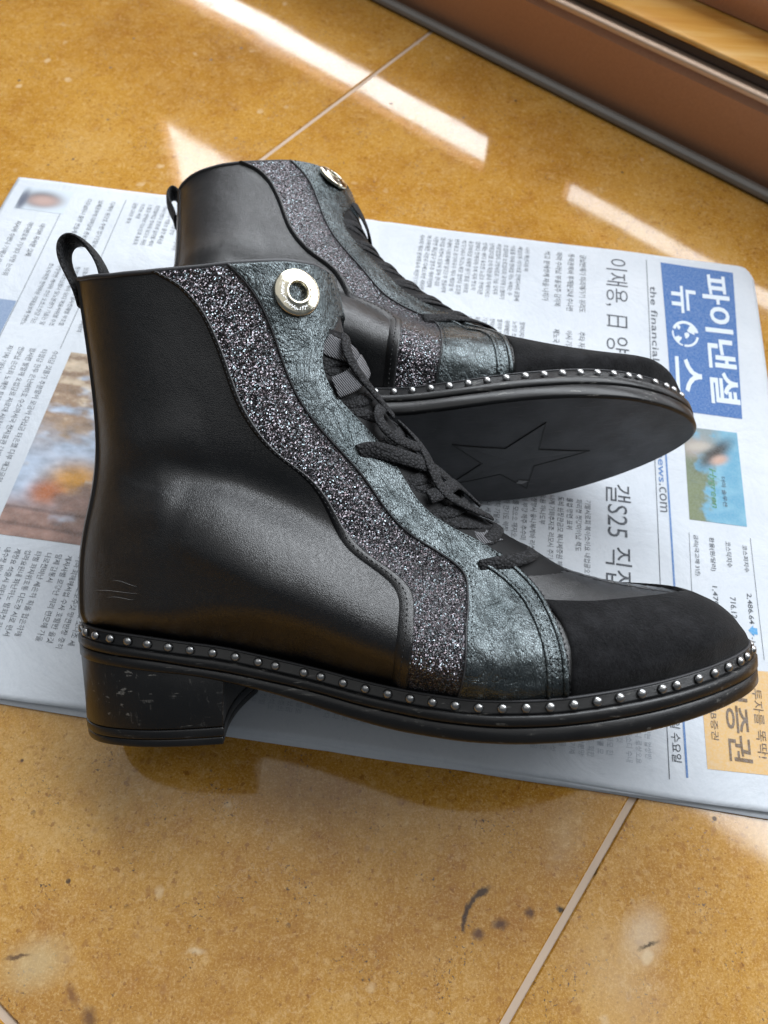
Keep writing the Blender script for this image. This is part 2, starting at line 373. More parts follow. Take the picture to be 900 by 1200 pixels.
def panel(mb, P, ref, e, edge=(1, 1, 1, 1), rnd=2):
    """lay a sheet of thickness e on the surface grid P (i along, j across), edges turned down"""
    n = normals(P, ref)
    M1, M2 = P.shape[:2]
    Q = P+n*e
    rows = [Q[i] for i in range(M1)]; 
    Q2 = Q.copy()
    # soften the border: outer ring a bit lower
    ring = np.zeros((M1, M2)); 
    if edge[0]: ring[0] = 1
    if edge[1]: ring[-1] = 1
    if edge[2]: ring[:, 0] = 1
    if edge[3]: ring[:, -1] = 1
    Q2 -= n*(ring*e*.35)[..., None]
    low = P-n*.0006
    G = np.empty((M1+2, M2+2, 3)); G[1:-1, 1:-1] = Q2
    G[0, 1:-1] = low[0]; G[-1, 1:-1] = low[-1]; G[1:-1, 0] = low[:, 0]; G[1:-1, -1] = low[:, -1]
    G[0, 0] = low[0, 0]; G[0, -1] = low[0, -1]; G[-1, 0] = low[-1, 0]; G[-1, -1] = low[-1, -1]
    mb.grid(bend(G)); return Q
def esp(n):
    """0..1 with a tight first and last step for a crisp edge"""
    return np.r_[0, .006, np.linspace(.02, .98, n-4), .994, 1]
def cospace(n): return (1-np.cos(np.linspace(0, math.pi, n)))/2

GL0 = [(.0064, .1895), (.0168, .181), (.0245, .1700), (.0290, .1576), (.0316, .1460), (.0350, .1335), (.0415, .1215), (.0470, .1145), (.0545, .1085), (.0608, .1030), (.0658, .0945), (.0698, .0840), (.0745, .0755), (.0840, .0685), (.0925, .0615), (.0951, .0562), (.0945, .0477), (.0928, .037), (.0908, .0259), (.0900, .0150)]
GR0 = [(.0349, .1895), (.0412, .1803), (.0470, .1696), (.0500, .1590), (.0525, .1465), (.0565, .1345), (.0630, .1240), (.0715, .1135), (.0795, .1035), (.0850, .0930), (.0920, .0825), (.1020, .0740), (.1130, .0668), (.1172, .0610), (.1170, .0540), (.1145, .0413), (.1108, .0211), (.1100, .0115)]
EY0 = [(.0640, .1893), (.0705, .1878), (.0735, .1848), (.0745, .1775), (.0738, .1700), (.0702, .1632), (.0663, .1568), (.0650, .1495), (.0667, .1410), (.0717, .1331), (.0785, .1250), (.0852, .1165), (.0907, .1085), (.0948, .1000), (.0990, .0915), (.1045, .0850), (.1135, .0785), (.1239, .0725), (.1301, .0673), (.1374, .0615), (.1436, .0536), (.1476, .0427), (.1496, .0311), (.1502, .0200), (.1502, .0112)]
SUT0 = [(.1462, .0490), (.1574, .0468), (.1681, .0456), (.1800, .0449), (.1906, .0443), (.2020, .0437), (.2105, .0431)]

def stitches(mb, path, nrm, pitch=.0023, ln=.0015, wd=.00034):
    """short thread stitches along a 3-D path lying on a surface"""
    d = np.r_[0, np.cumsum(np.linalg.norm(np.diff(path, axis=0), axis=1))]; L = d[-1]
    for s in np.arange(pitch/2, L-pitch/2, pitch):
        a = np.array([np.interp(s-ln/2, d, path[:, k]) for k in range(3)]); b = np.array([np.interp(s+ln/2, d, path[:, k]) for k in range(3)])
        n = np.array([np.interp(s, d, nrm[:, k]) for k in range(3)]); n /= np.linalg.norm(n)+1e-9
        t = (b-a)/(np.linalg.norm(b-a)+1e-9); y = np.cross(n, t); c = (a+b)/2
        vs = [a-n*.0002, c+y*wd-n*.0001, c+n*wd*1.2, c-y*wd-n*.0001, b-n*.0002]
        mb.add(vs, [(0, 1, 2), (0, 2, 3), (4, 2, 1), (4, 3, 2)])
def tube(mb, path, ra, rb, up=None, n=8, twist=None, cap=True):
    """flat or round tube: ra across, rb thick"""
    path = np.asarray(path, float); T = np.gradient(path, axis=0); T /= np.linalg.norm(T, axis=1)[:, None]
    rings = []
    for i in range(len(path)):
        u = np.array(up[i] if up is not None else (0, 0, 1.)); u = u-T[i]*(u@T[i]); u /= np.linalg.norm(u)+1e-9; s = np.cross(T[i], u)
        k = ra if np.isscalar(ra) else ra[i]; k2 = rb if np.isscalar(rb) else rb[i]
        rings.append([path[i]+s*k*math.cos(a)+u*k2*math.copysign(abs(math.sin(a))**.8, math.sin(a)) for a in np.linspace(0, 2*math.pi, n, endpoint=False)])
    G = np.array(rings)
    k = len(mb.v); mb.grid(G, closed_v=True)
    if cap:
        m = len(path); mb.f.append(tuple(k+j for j in range(n))); mb.f.append(tuple(k+(m-1)*n+j for j in range(n)))
def spl(P, n, sm=2): return resample(P, n, sm)

PX = [-.0535, -.0528, -.050, -.040, -.02, .0, .02, .05, .08, .11, .13, .15, .17, .19, .21, .225, .235, .2395, .2405]
PN = [0.0, .006, .0145, .0250, .0325, .0345, .0335, .0325, .038, .0475, .0515, .052, .0495, .044, .034, .0235, .0135, .0055, 0.0]
PF = [0.0, .006, .0145, .0250, .0320, .0335, .0315, .0290, .034, .0440, .0490, .0510, .0500, .0450, .0355, .0250, .0145, .006, 0.0]
def plan(tab, nn):
    """outline from heel back to toe tip on one side, smooth, dense"""
    return resample(np.c_[PX, tab], nn, 2)
MX = [-.055, -.04, -.01, .018, .0476, .0747, .0978, .123, .148, .178, .21, .2405]; MZ = [.0408, .0396, .0362, .0299, .0212, .0131, .0090, .0069, .0067, .0078, .0092, .0105]
BX = [-.055, -.03, .005, .018, .030, .044, .064, .084, .11, .13, .155, .18, .206, .225, .2405]; BZ = [.0350, .0335, .0290, .0254, .0217, .0166, .0092, .0038, .0008, 0, 0, .0004, .0016, .0026, .0036]
zr = feather
def sm(xs, zs): 
    X = np.linspace(xs[0]-.01, xs[-1]+.01, 400); Z = np.interp(X, xs, zs); K = np.ones(21)/21
    Z2 = np.convolve(np.r_[[Z[0]]*10, Z, [Z[-1]]*10], K, 'valid'); return lambda x: np.interp(x, X, Z2)
zmid, zbot, zrandb = sm(MX, MZ), sm(BX, BZ), sm(FZX, FZZ)

MAT = {}
def materials():
    MAT['leather'] = mat_smooth_leather(); MAT['glitter'] = mat_glitter(); MAT['crackle'] = mat_crackle(); MAT['suede'] = mat_suede()
    MAT['rubber'] = mat_rubber('scuffed_rubber_edge', (.007, .007, .0075), .33, 1.6); MAT['heel'] = mat_rubber('scuffed_heel_leather', (.006, .006, .0065), .34, 2.2, (1, 1, .3))
    MAT['sole'] = mat_rubber('matt_rubber_sole', (.015, .0145, .018), .50, .35, (.4, 1, 1)); MAT['star'] = mat_rubber('rubber_star', (.012, .0115, .014), .44, .25)
    MAT['recess_shade'] = mat_thread('recess_shade_black', (.0015, .0015, .0015)); MAT['thread'] = mat_thread('black_thread'); MAT['edge'] = mat_thread('cut_leather_edge', (.035, .035, .038))  # the near-black paints recess shade in the sole star and button hole
    MAT['lace'] = mat_lace(); MAT['ribbon'] = mat_ribbon(); MAT['webbing'] = mat_lace()
    MAT['stud'] = mat_metal('pewter_stud', (.40, .40, .40), .28); MAT['button'] = mat_metal('pale_brass', (.74, .69, .55), .15); MAT['lining'] = mat_plain('black_lining', (.012, .012, .012), .8)
    MAT['tongue'] = mat_plain('soft_black_tongue_leather', (.004, .004, .0045), .6, .2)
    MAT['chip'] = mat_plain('bare_chip', (.20, .20, .20), .7)
materials()

def stud_mesh():
    bm = bmesh.new(); bmesh.ops.create_uvsphere(bm, u_segments=14, v_segments=8, radius=.0019)
    bmesh.ops.delete(bm, geom=[v for v in bm.verts if v.co.z < -.0006], context='VERTS')
    for v in bm.verts: v.co.z *= .72
    me = bpy.data.meshes.new('stud'); bm.to_mesh(me); bm.free(); me.polygons.foreach_set('use_smooth', [True]*len(me.polygons)); me.materials.append(MAT['stud']); return me
STUD = stud_mesh()

def make_boot(kb, label, group, seed):
    KB[0] = kb; rs = np.random.RandomState(seed)
    # the inner side of the other foot has its panels cut a little further back
    wq = 0 if kb > 0 else 1
    cut = lambda P: [(x-wq*(.0070*float(smoothstep(.05, .09, x))+.0050*float(smoothstep(.11, .15, x))), z) for x, z in P]
    GL, GR, EY, SUT = cut(GL0), cut(GR0), cut(EY0), cut(SUT0)
    root = empty('ankle_boot'); tag(root, label, 'boot', group)
    # --- main upper: closed surface, outside and inside
    nu, nv = 110, 120
    s = np.linspace(0, 1, nu); uu = cospace(nu)
    v = np.linspace(0, 1, nv)**1.0
    U1, V1 = np.meshgrid(uu, v, indexing='ij')
    near = surf(U1, V1, -1); far = surf(U1, V1, 1)
    loop = np.concatenate([near, far[::-1][1:-1]], 0)
    mb = MB(); mb.grid(bend(loop), closed_u=True)
    mb.build('quarter', MAT['leather'], root)
    # lining
    kk = int(nv*.45); inner = loop[:, kk:].copy(); c = inner.mean(0, keepdims=True)
    dd = inner-c; ln = np.linalg.norm(dd[..., :2], axis=-1, keepdims=True); inner = inner-dd*np.array([1, 1, 0])/np.maximum(ln, 1e-6)*np.minimum(.0026, ln*.6)
    mb = MB(); top = loop[:, -1:].copy(); mid = (top+inner[:, -1:])/2+np.array([0, 0, .0007])
    mb.grid(bend(np.concatenate([inner, mid, top], 1)), closed_u=True); mb.build('lining', MAT['lining'], root)
    # topline cord
    tl = loop[:, -1]; tl = tl+np.array([0, 0, .0002]); mb = MB()
    cc = np.vstack([tl, tl[:1]]); ups = [(0, 0, 1)]*len(cc); tube(mb, bend(cc), .0011, .0010, ups, 6, cap=False); mb.build('topline_binding', MAT['edge'], root)
    st = MB()
    for side in (-1, 1):
        ref = np.array([0, side, 0])
        gl, gr, ey = [resample(to_uv(a), 150, 2) for a in (GL, GR, EY)]
        vt_ = to_uv([(.070, .1615), (.0735, .1690)])[:, 1]; ey[:, 0] = np.maximum(ey[:, 0], smoothstep(vt_[0], vt_[1], ey[:, 1])*.99995)
        # ---- glitter wave
        t = np.linspace(0, 1, 150)
        a_ = esp(30)[None, :, None]
        D = gl[:, None]*(1-a_)+gr[:, None]*a_
        D[..., 1] = np.clip(D[..., 1], 0, .9999)
        P = surf(D[..., 0], D[..., 1], side)
        mb = MB(); Q = panel(mb, P, ref, .0011); mb.build('glitter_panel', MAT['glitter'], root)
        # quarter's folded edge just outside the glitter's left side (the leather overlaps the glitter)
        D2 = gl[:, None]+np.array([-1, 0])[None, None]*(np.array([.020, .016, .008, 0., -.0035])[None, :, None])
        D2[..., 0] = np.clip(D2[..., 0], 0, 1); P2 = surf(D2[..., 0], np.clip(D2[..., 1], 0, .9999), side)
        n2 = normals(P2, ref); hgt = np.array([-.0002, .0009, .0016, .0019, .0018])
        P2 = P2+n2*hgt[None, :, None]; low = P2[:, -1:]-n2[:, -1:]*.0022
        mb = MB(); mb.grid(bend(np.concatenate([P2, low], 1))); mb.build('quarter_edge', MAT['leather'], root)
        stitches(st, bend(P2[:, 2]+n2[:, 2]*.00015), n2[:, 2])
        # ---- crackled metallic eyestay and side panel
        D = gr[:, None]*(1-a_)+ey[:, None]*a_
        D[..., 1] = np.clip(D[..., 1], 0, .9999); D[..., 0] = np.clip(D[..., 0], 0, .99995)
        P = surf(D[..., 0], D[..., 1], side)
        mb = MB(); Q = panel(mb, P-0*P, ref, .0019); mb.build('metallic_panel', MAT['crackle'], root)
        nn = normals(P, ref)
        stitches(st, bend(Q[:, 3]+nn[:, 3]*.0001), nn[:, 3]); stitches(st, bend(Q[:, -4]+nn[:, -4]*.0001), nn[:, -4])
        # thin lip along the metallic panel's rear edge
        lip = Q[:, 0]-nn[:, 0]*.0004; mb = MB(); tube(mb, bend(lip), .00045, .0004, nn[:, 0], 6); mb.build('panel_lip', MAT['edge'], root)
        # ---- double stitched seam before the toe: two raised cords
        for off in (.0, .0062):
            sp = [(.1301-off*.9, .0665-off*.45), (.1374-off, .0605-off*.3), (.1436-off, .0530-off*.2), (.1476-off, .0427), (.1496-off, .0311), (.1500-off, .0180)]
            uvp = resample(to_uv(cut(sp)), 60, 2); Pc = surf(uvp[:, 0], uvp[:, 1], side)
            e2 = surf(np.clip(uvp[:, 0]+.004, 0, 1), uvp[:, 1], side); nrm = np.cross(np.gradient(Pc, axis=0), e2-Pc); nrm /= np.linalg.norm(nrm, axis=1)[:, None]+1e-9
            if (nrm*ref).sum() < 0: nrm = -nrm
            Pc = Pc+nrm*(.0021)
            mb = MB(); tube(mb, bend(Pc), .0009 if off else .0011, .0007, nrm, 8); mb.build('seam_cord', MAT['crackle'], root)
            sidev = np.cross(nrm, np.gradient(Pc, axis=0)); sidev /= np.linalg.norm(sidev, axis=1)[:, None]
            stitches(st, bend(Pc+sidev*.0014*(1 if off else 1)+nrm*-.0001), nrm)
    st.build('stitching', MAT['thread'], root, False)['kind'] = 'stuff'
    # ---- suede toe: wraps round the toe, both sides in one piece
    uvt = resample(to_uv(SUT), 70, 2); uvt[-1, 0] = 1; m = np.linspace(0, 1, 70)
    uvt[:, 0] += (1-uvt[-1, 0])*m
    u0 = float(to_uv(cut([(.1500, .0115)]))[0, 0])
    pe = 1-(1-m)**1.3
    cols_near = []
    ub = u0+(1-u0)*pe; ut = uvt[:, 0]; vt = uvt[:, 1]
    b_ = esp(34)
    Uc = ub[:, None]*(1-b_)+ut[:, None]*b_; Vc = vt[:, None]*b_
    Uc = np.minimum(Uc, 1); Uc = 1-np.maximum(0, 1-Uc)
    # denser near the tip for roundness
    near = surf(Uc, Vc, -1); far = surf(Uc, Vc, 1)
    P = np.concatenate([near, far[::-1][1:]], 0)
    n = normals(P, 1); cpt = np.array([.19, 0, .02]); 
    if ((P-cpt)*n).sum() < 0: n = -n
    mb = MB(); e = .0016; Q = P+n*e; Q[:, -1] -= n[:, -1]*e*.3; Q[0] -= n[0]*e*.3; Q[-1] -= n[-1]*e*.3
    G = np.concatenate([Q, (P-n*.0005)[:, -1:]], 1); G = np.concatenate([G[:1]-0*G[:1], G, G[-1:]], 0); G[0, :-1] = (P-n*.0005)[0]; G[-1, :-1] = (P-n*.0005)[-1]
    mb.grid(bend(G)); mb.build('toe_cap', MAT['suede'], root)
    # ---- tongue: front strip in the lacing gap, from instep to above
    vv = np.linspace(.34, .90, 90); wj = np.r_[np.linspace(-1, 1, 31)]
    um = 1-.16*np.abs(wj)**1.6
    Pt = np.zeros((90, 31, 3))
    for j, q in enumerate(wj):
        Pt[:, j] = surf(np.full(90, um[j]), vv, -1 if q < 0 else 1)
    nt = normals(Pt, np.array([1, 0, .3])); lift = (.0008+.0015*(1-np.abs(wj)**2))[None, :]*smoothstep(.34, .42, vv)[:, None]
    Pt = Pt+nt*lift[..., None]; mb = MB(); mb.grid(bend(Pt)); mb.build('tongue', MAT['tongue'], root)
    # ---- sole: outlines
    nn_ = 150; A = plan(PN, nn_); B = plan(PF, nn_)
    near = np.c_[A[:, 0], -A[:, 1]]; far = np.c_[B[:, 0], B[:, 1]][::-1]
    near[0, 1] = 0; near[-1, 1] = 0; near[:, 1] = np.minimum(near[:, 1], 0); far[:, 1] = np.maximum(far[:, 1], 0)
    out = np.concatenate([near, far[1:-1]], 0)
    K = np.array([1, 2, 3, 2, 1])/9.; 
    for _ in range(4): out = sum(np.roll(out, i-2, 0)*K[i] for i in range(5))
    T = np.roll(out, -1, 0)-np.roll(out, 1, 0); T /= np.linalg.norm(T, axis=1)[:, None]; N2 = np.c_[T[:, 1], -T[:, 0]]
    if (N2*(out-out.mean(0))).sum() < 0: N2 = -N2
    def loft(prof, mat, name, closed=True):
        L_ = []
        for o, zf in prof:
            q = out+N2*o; z = zf(out[:, 0]); L_.append(np.c_[q, z])
        mb = MB(); mb.grid(bend(np.stack(L_, 1)), closed_u=True, closed_v=closed); return mb.build(name, mat, root)
    zt = lambda x: zrandb(x)+.0050
    loft([(-.006, lambda x: zt(x)-.0015), (-.0035, lambda x: zt(x)+.0003), (-.0026, lambda x: zt(x)+.0001), (-.0020, lambda x: zt(x)-.0008), (-.0016, lambda x: zrandb(x)+.001), (-.0010, lambda x: zrandb(x)+.0002), (-.006, lambda x: zrandb(x)-.0004)], MAT['rubber'], 'rand')
    # small ridge on the upper rim of the rand
    loft([(-.0030, lambda x: zt(x)+.0006), (-.0021, lambda x: zt(x)+.0004), (-.0018, lambda x: zt(x)-.0002), (-.0024, lambda x: zt(x)-.0004)], MAT['edge'], 'rand_edge')
    loft([(-.006, zrandb), (-.0004, lambda x: zrandb(x)+.0001), (.0003, lambda x: zrandb(x)-.0006), (.0004, lambda x: zmid(x)+.0008), (-.0003, lambda x: zmid(x)+.0001), (-.006, zmid)], MAT['rubber'], 'midsole')
    loft([(-.006, lambda x: zmid(x)-.0002), (-.0006, lambda x: zmid(x)-.0002), (.0001, lambda x: zmid(x)-.0008), (.0003, lambda x: zbot(x)+.0012), (-.0004, lambda x: zbot(x)+.0003), (-.0016, zbot)], MAT['rubber'], 'outsole', closed=False)
    # sole sheet under the outsole
    k2 = len(out); inn = out-N2*.0014
    ne = inn[:nn_]; fa = np.vstack([inn[nn_-1:], inn[:1]])[::-1]; fa = fa[:nn_] if len(fa) >= nn_ else fa
    rows = []
    for i in range(nn_):
        a, b = ne[i], fa[i]; t = np.linspace(0, 1, 9)[:, None]; q = a*(1-t)+b*t; rows.append(np.c_[q, zbot(q[:, 0])-.0001])
    mb = MB(); mb.grid(bend(np.array(rows))); sh = mb.build('sole_sheet', MAT['sole'], root)
    # star inlaid in the sole: raised dark strip painting the outline's recess shade, inner plate
    def star(r0, rot): 
        pts = []
        for k in range(10):
            r = r0*(1 if k % 2 == 0 else .40); an = rot+k*math.pi/5; pts.append((STC[0]+r*math.cos(an)*1.12, STC[1]+r*math.sin(an)))
        return pts
    STC = (.1456, -.004 if kb > 0 else .004); rot = R_(3 if kb > 0 else -3)
    a, b = star(.0356, rot), star(.0338, rot)
    P3 = lambda P, dz: [tuple(bend(np.array([x, y, float(zbot(x))+dz]))) for x, y in P]
    def denser(P): 
        o_ = []
        for i in range(len(P)):
            for t in (0, .2, .4, .6, .8): o_.append((P[i][0]*(1-t)+P[(i+1) % 10][0]*t, P[i][1]*(1-t)+P[(i+1) % 10][1]*t))
        return o_
    a, b = denser(a), denser(b)
    mb = MB(); mb.grid(np.array([P3(a, -.0001), P3(a, -.00050), P3(b, -.00050), P3(b, -.0001)]), closed_v=True)
    sg = mb.build('star_shade_strip', MAT['recess_shade'], root, False)
    c2 = denser(star(.0340, rot)); vs = P3(c2, -.00030)+[tuple(bend(np.array([STC[0], STC[1], float(zbot(STC[0]))-.00030])))]; 
    sp_ = mesh_obj('star_plate', vs, [(i, (i+1) % 50, 50) for i in range(50)], MAT['star'], root, False)
    rq = np.random.RandomState(4); cs = []
    for k in range(9):
        an = k/9*2*math.pi; rr_ = .0022*rq.uniform(.5, 1.2); cs.append((STC[0]+.0095+rr_*1.5*math.cos(an), STC[1]+(.0235 if kb < 0 else -.0235)+rr_*math.sin(an)))
    cv = P3(cs, -.00062)+P3([(STC[0]+.0095, STC[1]+(.0235 if kb < 0 else -.0235))], -.0008); mesh_obj('bare_chip', cv, [(i, (i+1) % 9, 9) for i in range(9)], MAT['chip'], root, False)
    # heel block
    def heel_ring(z, f, br):
        xs = out[(out[:, 0] < .0185)]; nr = near[near[:, 0] < .0165]; fr = far[far[:, 0] < .0165]
        ring = np.concatenate([fr, nr], 0)                       # far front -> back -> near front
        ring = ring*np.array([1, 1])
        cx = -.018; q = np.c_[cx+(ring[:, 0]-cx)*f, ring[:, 1]*f]
        q[:, 0] = np.where(q[:, 0] > .0, q[:, 0], q[:, 0])
        tcl = np.linspace(0, 1, 11)[1:-1]
        nf, ff = q[-1].copy(), q[0].copy(); nf[0] = ff[0] = br; q[-1] = nf; q[0] = ff
        cl = np.array([nf*(1-t)+ff*t-np.array([.0035*math.sin(math.pi*t), 0]) for t in tcl])
        q = np.concatenate([q, cl], 0); return np.c_[q, z(q[:, 0])]
    def hl(prof, mat, name):
        mb = MB(); G = np.stack([heel_ring(*pp) for pp in prof], 1); mb.grid(G, closed_u=True); k = G.shape[1]
        mb.f.append(tuple(range(0, len(G)*k, k))[::-1]); mb.f.append(tuple(range(k-1, len(G)*k, k)))
        o = mb.build(name, mat, root); 
        md = o.modifiers.new('soften', 'BEVEL'); md.width = .0006; md.segments = 2; md.limit_method = 'ANGLE'; md.angle_limit = R_(50); md.harden_normals = False
        return o
    cst = lambda c: (lambda x: np.full(np.shape(x), c))
    hl([(lambda x: zbot(x)+.002, .985, .0180), (cst(.018), .99, .0168), (cst(.0074), 1.0, .0160)], MAT['heel'], 'heel_block')
    hl([(cst(.0072), 1.005, .0162), (cst(.0034), 1.006, .0160)], MAT['rubber'], 'heel_lift')
    hl([(cst(.0033), 1.0, .0156), (cst(.0), 1.0, .0155)], MAT['rubber'], 'top_piece')
    # studs
    d = np.r_[0, np.cumsum(np.linalg.norm(np.diff(np.vstack([out, out[:1]]), axis=0), axis=1))]; ns = int(round(d[-1]/.0088))
    for k in range(ns):
        s_ = (k+.5+rs.uniform(-.06, .06))*d[-1]/ns; i = int(np.searchsorted(d, s_)-1) % len(out)
        nrm = Vector((N2[i, 0], N2[i, 1], .12)).normalized()
        pos = out[i]-N2[i]*.0013; z = float(zrandb(out[i, 0]))+.0027
        o = bpy.data.objects.new('stud', STUD); COL.objects.link(o); o.parent = root
        o.matrix_local = Matrix.Translation(Vector(tuple(bend(np.array([pos[0], pos[1], z])))))@nrm.to_track_quat('Z', 'Y').to_matrix().to_4x4()
    # ---- button ring on the strap end
    uvb = to_uv([(.0580, .1765 if kb > 0 else .1825)]); Pb = surf(uvb[:, 0], uvb[:, 1], -1)[0]
    e = .002; pa = surf(*to_uv([(.0600, .1765)]).T, -1)[0]; pc = surf(*to_uv([(.0580, .1785)]).T, -1)[0]
    nb = np.cross(pa-Pb, pc-Pb); nb /= np.linalg.norm(nb); nb = nb if nb[1] < 0 else -nb
    nb = nb*1.0+(np.array([-.12, 0, 0.0]) if kb > 0 else np.array([.05, 0, .24])); nb /= np.linalg.norm(nb)
    prof = [(.0035, -.004), (.0036, .0000), (.0038, .0018), (.0043, .0023), (.0050, .0019), (.0060, .00155), (.0080, .0014), (.0090, .0011), (.0094, .0006), (.0094, -.0004), (.0088, -.0010)]
    def lathe(prof, name, mat, parent, n=48):
        mb = MB(); G = np.array([[(r*math.cos(a), r*math.sin(a), h) for r, h in prof] for a in np.linspace(0, 2*math.pi, n, endpoint=False)]); mb.grid(G, closed_u=True)
        return mb.build(name, mat, parent)
    ring = lathe([(r, h+.0022) for r, h in prof], 'button_ring', MAT['button'], root)
    ring.matrix_local = Matrix.Translation(Vector(Pb))@Vector(nb).to_track_quat('Z', 'Y').to_matrix().to_4x4()
    cup = lathe([(.00001, -.0008), (.0018, -.0006), (.0030, .0002), (.0036, .0016)], 'button_cup', MAT['recess_shade'], ring)  # near-black colour stands for the shade inside the hole
    mb = MB()
    for k in range(17):                                          # worn raised lettering, no longer readable
        an = R_(150+k*9.2)
        Mx = Matrix.Rotation(an, 3, 'Z')
        for q in range(rs.randint(2, 4)):
            off = Vector((.0064+rs.uniform(-.0006, .0006), rs.uniform(-.0003, .0003), .00375))
            tl_ = Matrix.Rotation(rs.choice([0, 1.57, .6, -.6]), 3, 'Z'); mb.box(Mx@off, (.0011, .0002, .00018), Mx@tl_)
    mb.build('worn_lettering', MAT['stud'], ring, False)
    mb = MB()
    for (xa, za, xb, zb_) in ((-.034, .0650, -.012, .0648), (-.027, .0625, -.014, .0622), (-.024, .0695, -.012, .0675) ) if kb > 0 else ((-.02, .07, -.01, .069),):
        t_ = np.linspace(0, 1, 14); X_, Z_ = xa+(xb-xa)*t_, za+(zb_-za)*t_+.0004*np.sin(t_*5); Y_ = -halfwidth(X_, Z_)
        tube(mb, bend(np.c_[X_, Y_-.00002, Z_]), .00007*np.sin(t_*math.pi)**.5+.00001, .00004, [(0, -1, .2)]*14, 4)
    sc_ = mb.build('scratches', MAT['chip'], root); sc_['kind'] = 'stuff'
    # ---- pull loop at the back of the shaft
    zr_ = .1905; bx = -.0366
    if kb > 0: LP = [(-.0004, .183), (-.0012, .190), (-.0055, .1990), (-.0075, .2075), (-.0045, .2135), (.0015, .2130), (.0062, .2065), (.0098, .1990), (.0102, .192), (.0080, .181)]
    else: LP = [(-.0008, .176), (-.0030, .184), (-.0066, .192), (-.0072, .199), (-.0050, .2035), (-.0020, .2020), (.0006, .1960), (.0020, .188), (.0020, .180)]
    lp = spl([(bx+x*.99, x*.14*(kb > 0), z) for x, z in LP], 60, 3)
    mb = MB(); Tn = np.gradient(lp, axis=0); up = np.cross(Tn, (-.14, .99, 0)); tube(mb, lp, .0095 if kb > 0 else .006, .0013, up, 12); mb.build('pull_loop', MAT['webbing'], root)
    # back strip down the heel seam
    vb = np.linspace(0, .999, 90); wb = np.linspace(-1, 1, 15); G = np.zeros((90, 15, 3))
    for j, q in enumerate(wb): G[:, j] = surf(np.full(90, (.028*abs(q))**1.0*1.0), vb, -1 if q < 0 else 1)
    nbk = normals(G, np.array([-1, 0, 0])); prof_ = np.where(np.abs(wb) > .93, -.0003, .0010)
    G = G+nbk*prof_[None, :, None]; mb = MB(); mb.grid(bend(G)); mb.build('back_strip', MAT['leather'], root)
    # ---- laces
    eyu = resample(to_uv(EY), 150, 2)
    ts = [.12, .20, .29, .37, .45, .53, .60]
    def wrap(ue, v, q, h):
        '''point over the front of the boot: q = -1 near stay edge, 0 front line, +1 far stay edge'''
        u = 1-(1-ue)*abs(q)**1.5; p = surf(np.array(u), np.array(v), -1 if q < 0 else 1)
        a = surf(np.array(max(0, u-.004)), np.array(v), -1 if q < 0 else 1) if abs(q) > .05 else p-np.array([0, 0, 0])
        f = bsp(FR, min(v+.01, 1))-bsp(FR, v-.01); nf = np.array([-f[1], 0, f[0]]); nf = nf/np.linalg.norm(nf); nf = -nf if nf[0] < 0 else nf
        n_ = nf*math.cos(q*1.15)+np.array([0, 1., 0])*math.sin(q*1.15); n_ /= np.linalg.norm(n_)
        return p+n_*h, n_
    def band(pts, wd=.0029, th=.00085, name='lace', mt='lace'):
        '''pts: list of (t along the stay, q across, height)'''
        P_, N_ = [], []
        for t, q, h in pts:
            e_ = eyu[int(min(max(t, 0), 1)*149)]; a, b = wrap(e_[0], e_[1], q, h); P_.append(a); N_.append(b)
        path = spl(P_, 56, 2); up = resample(np.array(N_), 56, 2)
        mb = MB(); tube(mb, bend(path), wd, th, up, 12); mb.build(name, MAT[mt], root)
    ts = [.20, .27, .34, .41, .48, .55]
    for k, t in enumerate(ts):
        for sd in (-1, 1):
            j1 = rs.uniform(-.004, .004); hh = .0038 if sd < 0 else .0026
            band([(t+.030, sd*1.02, .0004), (t+.028, sd*.92, .0014), (t+.020, sd*.6, hh), (t+j1, 0, hh+.0004), (t-.024, -sd*.6, hh), (t-.032, -sd*.92, .0014), (t-.034, -sd*1.02, .0004)], .0027+rs.uniform(-.0002, .0003))
    # the lowest straight bar, hooked over the stay on the near side
    band([(.640, -1.45, .0022), (.636, -1.25, .0030), (.632, -.9, .0036), (.625, -.4, .0034), (.615, .3, .0030), (.61, .9, .0020), (.61, 1.05, .0006)], .0030)
    # flat ends of the tied bow lying over the crossings
    if kb > 0:
        band([(.385, -1.55, .0020), (.375, -1.40, .0034), (.385, -1.0, .0046), (.41, -.5, .0062), (.445, -.1, .0062), (.480, .25, .0052), (.50, .5, .0040)], .0034)
        band([(.30, -.15, .0046), (.315, -.55, .0062), (.335, -.80, .0066), (.365, -.75, .0066), (.385, -.35, .0070), (.372, .05, .0064), (.345, .15, .0052)], .0026)
        band([(.335, .1, .0048), (.365, -.15, .0068), (.40, -.35, .0072), (.44, -.55, .0064), (.475, -.60, .0054), (.505, -.35, .0056), (.53, -.05, .0050)], .0028)
        band([(.47, -.85, .0044), (.465, -.55, .0058), (.455, -.2, .0070), (.475, .1, .0064), (.505, .05, .0058)], .0030)
        band([(.185, -1.0, .0016), (.195, -.85, .0038), (.205, -.5, .0052), (.215, -.15, .0052), (.225, .2, .0040)], .0046, .0006, 'ribbon_loop', 'ribbon')
        band([(.270, -.95, .0030), (.262, -.70, .0056), (.245, -.40, .0066), (.228, -.12, .0062), (.215, .1, .0050)], .0046, .0006, 'ribbon_loop', 'ribbon')
        band([(.165, -.55, .0050), (.19, -.62, .0066), (.225, -.62, .0074), (.26, -.5, .0070), (.29, -.3, .0056), (.32, -.15, .0048)], .0026)
    else: band([(.10, -.9, .0020), (.13, -.7, .0040), (.165, -.45, .0052), (.20, -.2, .0050), (.225, .1, .0036)], .0034)
    def front(t, h=.0055):
        q = eyu[int(t*149)]; return wrap(q[0], q[1], 0, h)
